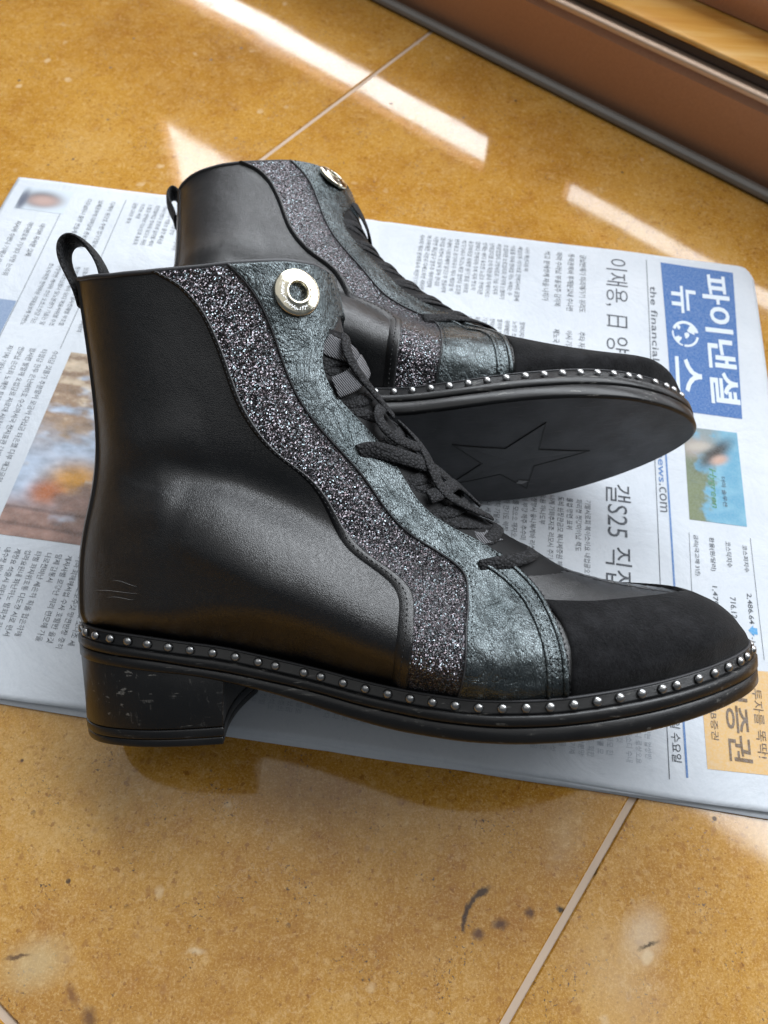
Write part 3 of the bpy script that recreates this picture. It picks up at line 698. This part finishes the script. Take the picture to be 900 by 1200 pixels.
    # ribbed ribbon eyelets peeping out under the stay
    for t in (.28, .34, .47, .57):
        for side in (-1, 1):
            q = eyu[int(t*149)]; a = surf(np.array(min(.985, q[0]-.015)), np.array(q[1]), side); c, n_ = front(t, .0012)
            b = a*.40+c*.60+np.array([0, side*.003, 0])+n_*.002
            f = bsp(FR, q[1]+.01)-bsp(FR, q[1]-.01); f = np.array([f[0], 0, f[1]]); f /= np.linalg.norm(f)
            wv = f*.0045; nn3 = np.array([.4, side*.8, .3])*.0012
            G = np.array([[a-wv+nn3, a+wv+nn3], [(a+b)/2-wv+nn3*2, (a+b)/2+wv+nn3*2], [b-wv*1.0+nn3, b+wv*1.0+nn3], [b-wv-nn3*.2, b+wv-nn3*.2], [(a+b)/2-wv-nn3*.2, (a+b)/2+wv-nn3*.2]])
            mb = MB(); mb.grid(bend(G)); mb.build('ribbon_eyelet', MAT['ribbon'], root, False)
    return root

def pose(o, loc, psi, tau, phi, roll=0):
    o.matrix_world = Matrix.Translation(loc)@Matrix.Rotation(R_(psi), 4, 'Z')@Matrix.Rotation(R_(-tau), 4, 'X')@Matrix.Rotation(R_(phi), 4, 'Y')

# ================================================================== floor
for s in [  # dark rubbed marks, a worn pale patch, drips
    ]: pass
def gp(px, py):
    d = cF+cR*(px-450)/900+cU*(600-py)/900; t = -H/d[2]; return (round(d[0]*t, 4), round(d[1]*t, 4))
_old = __name__
STAINS += [
 (.0545, .0190, .0042, .0013, 30, .4, .92, (.030, .014, .010)), (.0502, .0148, .0036, .0012, 55, .4, .9, (.030, .014, .010)), (.0475, .0095, .0044, .0012, 78, .4, .92, (.030, .014, .010)), (.0466, .0050, .0020, .0009, 95, .5, .8, (.04, .016, .010)),
 (.0530, .0027, .0026, .0020, 20, .5, .85, (.07, .022, .014)), (.0627, .0072, .0032, .0019, 10, .5, .85, (.055, .02, .014)), (.0760, .0123, .0020, .0018, 0, .5, .85, (.06, .022, .014)),
 (.0897, .0144, .0019, .0013, -10, .5, .95, (.015, .010, .008)), (.1061, .0312, .0010, .0022, -20, .5, .95, (.015, .010, .008)),
 (.1260, .0069, .0105, .0075, 60, .6, .50, (.60, .50, .38)), (.1140, -.0120, .012, .018, 40, 1.0, .35, (.58, .44, .28)), (.1274, .0027, .0042, .0007, 25, .6, .85, (.03, .02, .01)),
 (.2080, .0600, .018, .013, 20, 1.0, .5, (.55, .50, .42)), (.0930, .0440, .0110, .0060, 70, .9, .30, (.55, .42, .26)),
 (-.1340, -.0190, .011, .008, 20, .6, .45, (.58, .48, .28)), (-.1160, -.0290, .0040, .0016, -50, .6, .8, (.16, .055, .012)), (-.1070, -.0370, .0040, .0024, -60, .6, .8, (.10, .035, .01)), (-.1420, -.0170, .0045, .0007, 10, .5, .9, (.10, .05, .02)),
 (-.0675, -.0107, .0030, .0011, 0, .6, .7, (.66, .50, .30)),
]
floor_m = mat_marble(); grout_m = mat_plain('cement_grout', (.52, .40, .30), .8)
FROT = math.atan2(-.829, -.559)
gu = np.array([-.559, -.829]); gn = np.array([.829, -.559])          # along one family of joints / across it
base = mesh_obj('floor', [(-3, -3, -.0012), (3, -3, -.0012), (3, 3, -.0012), (-3, 3, -.0012)], [(0, 1, 2, 3)], grout_m, None, False); tag(base, kind='structure')
n_lines = [.183*H, -.979*H]; pitch_n = (.183+.979)*H; m_line = .292*H; pitch_m = .74
def tile(n0, n1, m0, m1):
    g2 = .0017; hh = .012; bv = .0007
    pts = []
    for dz, ins in ((-hh, 0), (-bv, 0), (0, bv)):
        for (a, b) in ((m0+g2+ins, n0+g2+ins), (m1-g2-ins, n0+g2+ins), (m1-g2-ins, n1-g2-ins), (m0+g2+ins, n1-g2-ins)):
            q = gu*a+gn*b; pts.append((q[0], q[1], dz))
    f = [(8, 9, 10, 11)]+[(r*4+i, r*4+(i+1) % 4, r*4+4+(i+1) % 4, r*4+4+i) for r in (0, 1) for i in range(4)]
    return mesh_obj('tile', pts, f, floor_m, base, False)
WL = WO@WN                                                              # the sill line in the across-wall direction
for i in range(-3, 3):
    n0 = n_lines[0]+i*pitch_n
    for j in range(-2, 2):
        m0 = m_line+(j-1)*pitch_m+(0 if True else 0)
        m1 = m0+pitch_m
        if -m1 > .95 or -m0 < -.9: continue
        tile(n0, n0+pitch_n, m0, m1)

# ================================================================== window sill along the far side
brown = NT('bronze_aluminium'); _n = brown.noise(500, 3, .7)
brown_m = brown.set(Base_Color=brown.mix(brown.g(_n.outputs[0], .3, .7), (.47, .245, .145), (.53, .285, .170)), Metallic=.25, Roughness=.38, Normal=brown.bump(_n.outputs[0], .00006, .4))
lip_m = mat_metal('pale_bevel', (.62, .47, .36), .35, .55); dark_m = mat_plain('dark_bronze', (.045, .022, .012), .45); gas_m = mat_plain('grey_gasket', (.24, .225, .205), .36)
wood_m = NT('varnished_orange_board'); _m = wood_m.node('ShaderNodeMapping'); _m.inputs['Rotation'].default_value = (0, 0, -WROT); _m.inputs['Scale'].default_value = (1, 9, 9); wood_m.link(wood_m.co, _m.inputs[0])
_w = wood_m.noise(9, 5, .6, _m.outputs[0]); wood_m = wood_m.set(Base_Color=wood_m.ramp(_w.outputs[0], [(.3, (.60, .28, .05)), (.5, (.68, .36, .08)), (.7, (.74, .46, .16))]), Roughness=.18, Coat_Weight=.4)
def wbar(mb, s0, s1, prof):
    """prof: closed list of (off, h)"""
    G = np.array([[wpt(s, o_, h) for o_, h in prof] for s in np.linspace(s0, s1, 2)]); k = len(mb.v); mb.grid(G, closed_v=True); m = len(prof)
    mb.f.append(tuple(k+i for i in range(m))); mb.f.append(tuple(k+m+i for i in range(m)))
sill = empty('window_sill', wpt(.2, 0, 0)); tag(sill, 'brown bronze window sill with grey gasket along the far edge of the marble floor', 'window sill')
def wpart(name, prof, mat, s0=-1.35, s1=1.1, parent=sill):
    mb = MB(); wbar(mb, s0, s1, prof); o = mb.build(name, mat, parent, False)
    if parent is not None: o.matrix_parent_inverse = Matrix.Translation(parent.location).inverted()
    md = o.modifiers.new('soften', 'BEVEL'); md.width = .0008; md.segments = 2; md.limit_method = 'ANGLE'
    return o
wpart('riser', [(.004, -.001), (.0015, .052), (.004, .0575), (.012, .0575), (.012, -.001)], brown_m)
wpart('lip', [(.0020, .0580), (-.0005, .0590), (-.0005, .0625), (.0020, .0640), (.012, .0640), (.012, .0580)], lip_m)
wpart('upstand', [(.006, .0645), (.006, .0705), (.018, .0705), (.018, .0645)], dark_m)
wpart('ledge_board', [(.0045, .0710), (.0035, .0725), (.0045, .0745), (.060, .0745), (.060, .0710)], wood_m)
wpart('gasket', [(-.0055, .0002), (-.0075, .0022), (-.0070, .0055), (-.0040, .0075), (-.0005, .0070), (.0010, .0045), (.0010, .0002)], gas_m)
win = empty('window', wpt(.2, .062, .085)); tag(win, 'bronze framed window rising behind the sill, seen only in the floor reflections', 'window')
def frame_bar(name, s0, s1, h0, h1, mat=brown_m, d=.012): return wpart(name, [(.050, h0), (.050, h1), (.050+d, h1), (.050+d, h0)], mat, s0, s1, win)
pale_m = mat_plain('pale_wall_panel', (.42, .36, .30), .7)
frame_bar('bottom_rail', -1.35, .95, .0750, .1035); frame_bar('middle_panel', -1.35, .95, .151, .354, brown_m); frame_bar('mullion', .050, .145, .1040, .1505)
frame_bar('transom', -.52, .95, .521, .539); frame_bar('side_panel', -1.35, -.521, .3545, 1.5)

# ================================================================== newspaper (page frame: p = reading direction, q = page upwards; millimetres)
PO = np.array([-.27606, .46094]); pa_ = R_(-94.55); PXv = np.array([math.cos(pa_), math.sin(pa_)]); PYv = np.array([-PXv[1], PXv[0]])
def bell(x, c, w_): return np.exp(-((x-c)/w_)**2)
def page_z(p, q):
    p = np.asarray(p, float); q = np.asarray(q, float)
    z = 3.6+.35*np.sin(q/31+.4)*np.sin(p/57+1)+.25*np.sin(p/23+q/90)+.3*np.sin(q/13.)*bell(p, 60, 70)+.22*np.sin(q/9.+p/40)*bell(p, 355, 40)-.5*bell(q-p*.05, 262, 3)
    z = z+.9*bell(q, 112, 9)*bell(p, 40, 60)+.7*bell(q, 395, 14)*bell(p, 290, 60)
    z = z-2.8*smoothstep(508, 523, q)**2*(1-.3*bell(p, 200, 90))                  # rolls down at the fold
    z = z+1.0*bell(p, 362, 18)*bell(q, 120, 60)
    return z
def P2W(p, q, dz=0.0, zf=page_z):
    p = np.asarray(p, float); q = np.asarray(q, float); z = zf(p, q)+dz
    return np.stack([PO[0]+(p*PXv[0]+q*PYv[0])/1000, PO[1]+(p*PXv[1]+q*PYv[1])/1000, z/1000], -1)
news = empty('newspaper', (PO[0], PO[1], 0)); tag(news, 'folded Korean newspaper with a blue masthead spread under both boots', 'newspaper')
NINV = Matrix.Translation(news.location).inverted()
def nchild(o, parent=None): o.parent = parent or news; o.matrix_parent_inverse = NINV if parent is None else NINV; return o
paper_m = mat_paper()
def sheet(k):
    """k = 0 top page"""
    np_, nq = 130, 190
    e = rsn.uniform(-1, 1, 4)
    off = [0, .8, 1.6, .6, 2.4, 1.8][k]
    p = np.linspace(0, 1, np_)[:, None]; q = np.linspace(0, 1, nq)[None, :]
    left = -2-4*np.sin(p*math.pi*.5)
    qq = left*(1-q)+(522.5-k*.25-off*.2-2.0*(p*.8)**2*0+.6*np.sin(p*5+k))*q
    ptop = -.0+k*.5+.6*np.sin(qq/70+k); pbot = 361.6+off+.8*np.sin(qq/60+k*1.3)+.25*np.sin(qq/17+k)
    cut = 20*np.exp(-((qq+4)/9)**2)*0
    pp = ptop*(1-p)+pbot*p
    # rounded corner at the fold
    rc = 9.; dx = np.maximum(0, qq-(522-rc)); pmin = rc-np.sqrt(np.maximum(rc*rc-dx*dx, 0)); pp = np.maximum(pp, pmin*1.0)
    def zf(P_, Q_):
        base_ = page_z(P_, Q_); s = (base_-.3)*(1-k*.175)+.15
        return s+(.45*bell(P_, 362, 10)*np.sin(Q_/40+k*2))*(1 if k else 0)*.5
    z = zf if k else page_z
    G = P2W(pp, qq, 0, z)
    mb = MB(); mb.grid(G); n0 = np_*nq
    low = G.copy(); low[..., 2] -= .00009; mb.grid(low)
    # rim of the sheet
    idx = [i*nq for i in range(np_)]+[(np_-1)*nq+j for j in range(1, nq)]+[i*nq+nq-1 for i in range(np_-2, -1, -1)]+[j for j in range(nq-2, 0, -1)]
    mb.f += [(idx[i], idx[(i+1) % len(idx)], idx[(i+1) % len(idx)]+n0, idx[i]+n0) for i in range(len(idx))]
    o = mb.build('page', paper_m); nchild(o); return o
rsn = np.random.RandomState(3)
for k in range(6): sheet(k)
ink = mat_print('grey_ink', (.045, .05, .055)); ink2 = mat_print('pale_grey_ink', (.085, .092, .105)); inkh = mat_print('headline_ink', (.045, .048, .055)); inkb = mat_print('blue_ink', (.10, .20, .42)); white_i = mat_print('white_ink', (.66, .72, .78)); mast_m = mat_print('masthead_blue', (.045, .135, .36))
gold_m = mat_print('ad_gold', (.66, .42, .17)); brown_i = mat_print('ad_brown_ink', (.16, .10, .05)); green_i = mat_print('green_ink', (.08, .24, .12)); red_i = mat_print('red_ink', (.55, .10, .09)); cyan_i = mat_print('cyan_ink', (.10, .32, .58))
def quadsheet(name, p0, p1, q0, q1, mat, dz, skew=None, parent=None, cols=None, n=(24, 12), colfn=None):
    """flat print on the page; skew gives the four corners instead"""
    c = skew or [(p0, q0), (p1, q0), (p1, q1), (p0, q1)]
    a = np.linspace(0, 1, n[0])[:, None, None]; b = np.linspace(0, 1, n[1])[None, :, None]; c = [np.array(x, float) for x in c]
    D = (c[0]*(1-a)+c[1]*a)*(1-b)+(c[3]*(1-a)+c[2]*a)*b
    mb = MB(); mb.grid(P2W(D[..., 0], D[..., 1], dz)); o = mb.build(name, mat); nchild(o, parent)
    if colfn is not None:
        at = o.data.color_attributes.new('ink', 'FLOAT_COLOR', 'POINT'); A_, B_ = np.meshgrid(np.linspace(0, 1, n[0]), np.linspace(0, 1, n[1]), indexing='ij')
        cc = colfn(A_, B_).reshape(-1, 3); at.data.foreach_set('color', np.c_[cc, np.ones(len(cc))].astype(np.float32).ravel())
    return o
def line(p0, p1, q0, q1, mat, w_=.5, name='rule_line'):
    n = 40; t = np.linspace(0, 1, n); p = p0+(p1-p0)*t; q = q0+(q1-q0)*t
    d = np.array([p1-p0, q1-q0], float); d /= np.linalg.norm(d); nx, ny = -d[1]*w_/2, d[0]*w_/2
    mb = MB(); mb.grid(np.stack([P2W(p-nx, q-ny, .14), P2W(p+nx, q+ny, .14)], 1)); nchild(mb.build(name, mat))
def text_geo(body, res=3, bold=0.0, shear=0, spacing=1.0, line_sp=1.0, align='LEFT'):
    c = bpy.data.curves.new('t', 'FONT'); c.body = body; c.size = 1; c.resolution_u = res; c.offset = bold; c.shear = shear; c.space_character = spacing; c.space_line = line_sp; c.fill_mode = 'FRONT'
    o = bpy.data.objects.new('t', c); COL.objects.link(o); bpy.context.view_layer.update()
    me = bpy.data.meshes.new_from_object(o.evaluated_get(bpy.context.evaluated_depsgraph_get())); n = len(me.vertices)
    V = np.empty(n*3); me.vertices.foreach_get('co', V); F = [tuple(p.vertices) for p in me.polygons]
    bpy.data.objects.remove(o); bpy.data.curves.remove(c); bpy.data.meshes.remove(me)
    return V.reshape(-1, 3)[:, :2], F
def text(body, p0, p1, q0, q1, mat, name='lettering', dz=.16, parent=None, kind=None, **k):
    V, F = text_geo(body, **k); lo, hi = V.min(0), V.max(0); s = (V-lo)/(hi-lo)
    W_ = P2W(p0+(p1-p0)*s[:, 0], q0+(q1-q0)*s[:, 1], dz)
    o = mesh_obj(name, W_, F, mat, None, False); nchild(o, parent)
    if kind: o['kind'] = kind
    return o
# masthead
mast = quadsheet('masthead', 0, 0, 0, 0, mast_m, .13, skew=[(6.5, 457.5), (133, 460.3), (133.5, 502.6), (8.2, 507.0)], n=(40, 24))
text('파이낸셜', 12.5, 124, 484.5, 502.5, white_i, 'masthead_lettering', .30, bold=.022)
text('뉴', 27, 52, 463.5, 480, white_i, 'masthead_lettering', .30, bold=.018)
text('스', 90, 119, 463.5, 480, white_i, 'masthead_lettering', .30, bold=.018)
def globe():
    V = []; F = []; n = 40
    ph = np.linspace(0, 2*math.pi, n, endpoint=False); ring = [];
    for r0, r1, a0, a1 in ((10.6, 8.3, 100, 250), (10.6, 9.3, 262, 345), (10.6, 8.8, -8, 80)):
        t = np.radians(np.linspace(a0, a1, 20)); k = len(V)
        for x in t: V += [(70+r0*math.cos(x)*1.05, 471.2+r0*math.sin(x)*.82), (70+r1*math.cos(x)*1.05, 471.2+r1*math.sin(x)*.82)]
        F += [(k+2*i, k+2*i+2, k+2*i+3, k+2*i+1) for i in range(19)]
    rr = np.random.RandomState(5)
    for cx, cy, r in ((66, 475.5, 4.2), (71, 472, 2.6), (75, 466.5, 3.0), (65, 467, 1.8)):
        k = len(V); t = np.linspace(0, 2*math.pi, 14, endpoint=False)
        for x in t: rad = r*rr.uniform(.6, 1.1); V.append((cx+rad*math.cos(x)*1.1, cy+rad*math.sin(x)*.8))
        F.append(tuple(range(k, k+14)))
    V = np.array(V); nchild(mesh_obj('globe_emblem', P2W(V[:, 0], V[:, 1], .30), F, white_i, None, False))
globe()
text('the financial news', 31, 128, 449.2, 453.6, ink2, 'english_title', .16, bold=.006, spacing=1.05)
text('fnnews', 157, 187, 450, 454.2, inkb, 'web_address', .16, bold=.012); text('.com', 188, 207, 450, 454.2, ink2, 'web_address', .16)
line(6, 354, 447.6, 449.0, ink2, .45); line(138, 352, 453.9+.6, 457.6, inkb, 1.1); line(218, 296, 465.7, 464.9, ink2, .3); line(216.5, 287, 499.6, 500.6, ink2, .3)
text('이재용, 日 양대', 9, 107, 419.2, 434.2, inkh, 'headline', .16, bold=-.004); text('갤S25 직접 챙겨', 192.5, 291, 419.2, 433.6, inkh, 'headline', .16, bold=-.002)
for t_, a, b, q0, q1 in (('코스피지수', 221.5, 238, 494.6, 497.4), ('2,486.64', 250.5, 268, 494.4, 497.4), ('-1.36', 275.5, 284, 494.8, 497.0), ('코스닥지수', 220.5, 236.5, 485.3, 488.4), ('716.12', 254, 266, 485.6, 488.6),
                         ('환율(원/달러)', 219.3, 240, 476.2, 479.4), ('1,470.00', 249, 267, 476.2, 479.2), ('금리(국고채 3년)', 219, 244, 467.6, 470.6)):
    text(t_, a, b, q0, q1, ink, 'market_figures', .16, bold=.006)
def poly(name, pts, mat, dz=.16): V = np.array(pts, float); nchild(mesh_obj(name, P2W(V[:, 0], V[:, 1], dz), [tuple(range(len(pts)))], mat, None, False))
poly('down_arrow', [(270, 495.3), (274, 495.3), (274, 497), (275.4, 497), (272, 500.6-1.2), (268.8, 497), (270, 497)][::-1] and [(270, 498.6), (273.6, 498.6), (273.6, 496.6), (275, 496.6), (271.8, 493.8), (268.6, 496.6), (270, 496.6)], cyan_i)
poly('up_arrow', [(269.5, 486.5), (274.5, 486.5), (272, 489.8)], red_i)
# yellow advertisement
quadsheet('yellow_advertisement', 0, 0, 0, 0, gold_m, .13, skew=[(296, 466.8), (346.4, 467.6), (345, 502), (293, 502)], n=(20, 14))
text('깨비증권', 283.5, 341, 478.4, 489.8, brown_i, 'advertisement_lettering', .30, bold=.012); text('투자를 똑딱!', 303, 337.5, 492.4, 497.4, brown_i, 'advertisement_lettering', .30); text('KB증권', 315, 332, 470.6, 474.2, brown_i, 'advertisement_lettering', .30)
text('2025년 4월 2일 수요일', 296, 345.5, 450.6, 455.4, ink, 'date_line', .16, bold=.004)
# pictures printed on the page (soft blotches of ink)
def blob(A, B, a, b, ra, rb, ang=0):
    c, s = math.cos(ang), math.sin(ang); x = (A-a)*c+(B-b)*s; y = -(A-a)*s+(B-b)*c; return np.exp(-((x/ra)**2+(y/rb)**2)**1.6)
def fn(A, B, sc, sd):
    out = np.zeros(A.shape)
    for i in range(A.shape[0]):
        for j in range(A.shape[1]): out[i, j] = mnoise.fractal(Vector((A[i, j]*sc, B[i, j]*sc, sd)), .7, 2.1, 4)
    return out
def lay(c, m, col): return c*(1-m[..., None])+np.array(col)*m[..., None]
def pic_woman(A, B):      # A: reading direction, B: up the page
    n = fn(A*2, B, 3, 1); c = np.zeros(A.shape+(3,))+np.array([.13, .33, .47]); c = lay(c, np.clip(.5+n, 0, 1)*.6, [.24, .45, .55])
    c = lay(c, np.clip((.40-B)*5+n*1.6, 0, 1), [.15, .18, .12]); c = lay(c, np.clip((.32-B)*4+n*2, 0, 1)*np.clip((A-.35)*3, 0, 1), [.17, .20, .11])
    c = lay(c, np.clip((.22-A)*8+n*2, 0, 1)*np.clip((.75-B)*4, 0, 1), [.22, .27, .28])
    c = lay(c, blob(A, B, .22, .18, .12, .25, .2), [.33, .29, .26]); c = lay(c, blob(A, B, .27, .55, .10, .36, .45), [.050, .045, .040]); c = lay(c, blob(A, B, .21, .25, .05, .25, .1), [.42, .38, .33])
    c = lay(c, blob(A, B, .335, .62, .055, .17, .2), [.50, .33, .26]); return np.clip(c, 0, 1)
def pic_fire(A, B):
    n = fn(A*2.2, B, 3.2, 5); n2 = fn(A*5, B*2.4, 4, 9); c = np.zeros(A.shape+(3,))+np.array([.42, .49, .60])
    c = lay(c, np.clip((.34-A)*5+n*2.2, 0, 1), [.52, .36, .20]); c = lay(c, np.clip((.34-B)*5+n*2, 0, 1)*np.clip((.62-A)*4, 0, 1), [.30, .20, .13])
    c = lay(c, np.clip((.22-A)*6+n2*2, 0, 1)*.6, [.55, .46, .34]); c = lay(c, blob(A, B, .70, .30, .10, .16), [.56, .28, .06]); c = lay(c, blob(A, B, .78, .18, .07, .10), [.48, .16, .06])
    c = lay(c, np.clip((A-.58)*6+(B-.52)*5+n*1.2, 0, 1), [.25, .165, .125]); c = lay(c, np.clip((A-.80)*7+n, 0, 1), [.23, .15, .125])
    c = lay(c, np.clip((A-.77)*9, 0, 1)*np.clip((.38-B)*9+n, 0, 1), [.34, .21, .17])
    for a in (.60, .69, .86, .94): c = lay(c, np.exp(-((A-a-.02*B)/.008)**2)*.6*(B > .35 if a < .8 else 1), [.50, .42, .36] if a < .8 else [.10, .06, .05])
    c = c*(1+.35*n2[..., None]); return np.clip(c, 0, 1)
def pic_face(A, B):
    c = np.zeros(A.shape+(3,))+np.array([.56, .62, .68]); c = lay(c, blob(A, B, .5, .45, .36, .42), [.06, .055, .06]); c = lay(c, blob(A, B, .55, .50, .26, .33), [.44, .30, .26]); c = lay(c, blob(A, B, .62, .08, .5, .10), [.10, .11, .15]); return c
pm = mat_attr('printed_photograph')
quadsheet('printed_photo', 144.5, 209.5, 466.4, 498.4, pm, .14, n=(110, 60), colfn=pic_woman)
text('Hygreen', 173, 200, 478.5, 483.5, green_i, 'advertisement_lettering', .30, shear=.25, bold=.008); text('더마 솔루션', 178, 198, 486, 488.6, ink, 'advertisement_lettering', .30)
quadsheet('printed_photo', 149.5, 277, 88.0, 196, pm, .14, n=(130, 110), colfn=pic_fire)
quadsheet('printed_photo', 9, 32, 7, 42, pm, .14, n=(40, 40), colfn=pic_face)
quadsheet('printed_photo', 114, 146, -4, 39.6, mat_print('pale_blue_print', (.20, .27, .40)), .14)
for a in ((10, 74, 80.4, 80.4), (20, 350, 40.2, 40.2), (84, 148, 80.4, 80.4)): line(*a, ink2, .4)
# body text in columns
SYL = list('가나다라마바사아자하고노도로모보소오조호기니디리미비시이지히은는을를의에서대한국정부경제시장금융기업투자성장전망올해상반기지난달증가감소발표계획추진사업수출내수회복세분석연구원관계자말했다것으로나타났다위해통해관련주요글로벌협력강화')
rt = random.Random(11)
def words(n):
    s_ = ''
    while len(s_) < n: s_ += ''.join(rt.choice(SYL) for _ in range(rt.choice((2, 3, 3, 4, 5))))+' '
    return s_[:n].rstrip()
def block(p0, p1, q0, q1, pitch, size, mat, name='article_text', fill=1.0):
    """lines run along p from p0 to p1; first line at high q"""
    n = max(1, int((q1-q0)/pitch)); nch = int((p1-p0)/(size*1.0))
    VV = []; FF = []; k = 0
    adv = None
    for i in range(n):
        m_ = nch if rt.random() < .86 else int(nch*rt.uniform(.4, .95))
        V, F = text_geo(words(m_), res=1); lo = V.min(0); sc = size/1.0*1.12
        qb = q1-(i+1)*pitch+pitch*.15
        x = p0+(V[:, 0]-lo[0])*sc*.88; ok = x.max() <= p1+1.5
        if not ok: x = p0+(x-p0)*(p1-p0)/(x.max()-p0)
        VV.append(np.c_[x, qb+V[:, 1]*sc]); FF += [tuple(j+k for j in f) for f in F]; k += len(V)
    V = np.vstack(VV); o = mesh_obj(name, P2W(V[:, 0], V[:, 1], .15), FF, mat, None, False); nchild(o); o['kind'] = 'stuff'; return o
block(9, 76, 372, 409, 8.2, 4.4, ink)                       # sub-headlines beside the headline
block(80, 112, 378, 409, 8.2, 4.4, ink)
block(8, 74, 285, 368, 4.9, 3.4, ink2); block(78, 120, 300, 368, 4.9, 3.4, ink2)
block(206, 268, 318, 412, 5.1, 3.5, ink2); block(272, 350, 318, 402, 4.9, 3.4, ink2)
block(12, 66, 84, 140, 5.4, 3.2, ink2); block(88, 146, 84, 150, 5.0, 3.2, ink2)
block(14, 72, 50, 78, 8.5, 3.6, ink); block(78, 146, 44, 78, 6.0, 3.4, ink2)
block(44, 112, 6, 38, 8.5, 4.0, ink); block(150, 276, 46, 83, 7.2, 3.9, ink2); block(150, 350, 2, 40, 6.0, 3.4, ink2)
block(284, 350, 44, 170, 5.6, 3.5, ink2)
ghost = mat_print('show_through_ink', (.40, .44, .49))
block(328, 354, 176, 442, 4.6, 3.2, ghost)

# ================================================================== boots
b1 = make_boot(.0005, 'front black ankle boot leaning on its side edge, heel and studded welt facing the viewer', 'pair of studded lace-up ankle boots', 1)
pose(b1, (-.07203, .08066, .03219), -4.49, 56, -11.846)
b2 = make_boot(-.008, 'rear black ankle boot lying flat on its side with star sole facing the viewer', 'pair of studded lace-up ankle boots', 2)
pose(b2, (-.0775, .1970, .0540), 3.2, 88.2, -3.8)
b2.scale = (.972,)*3
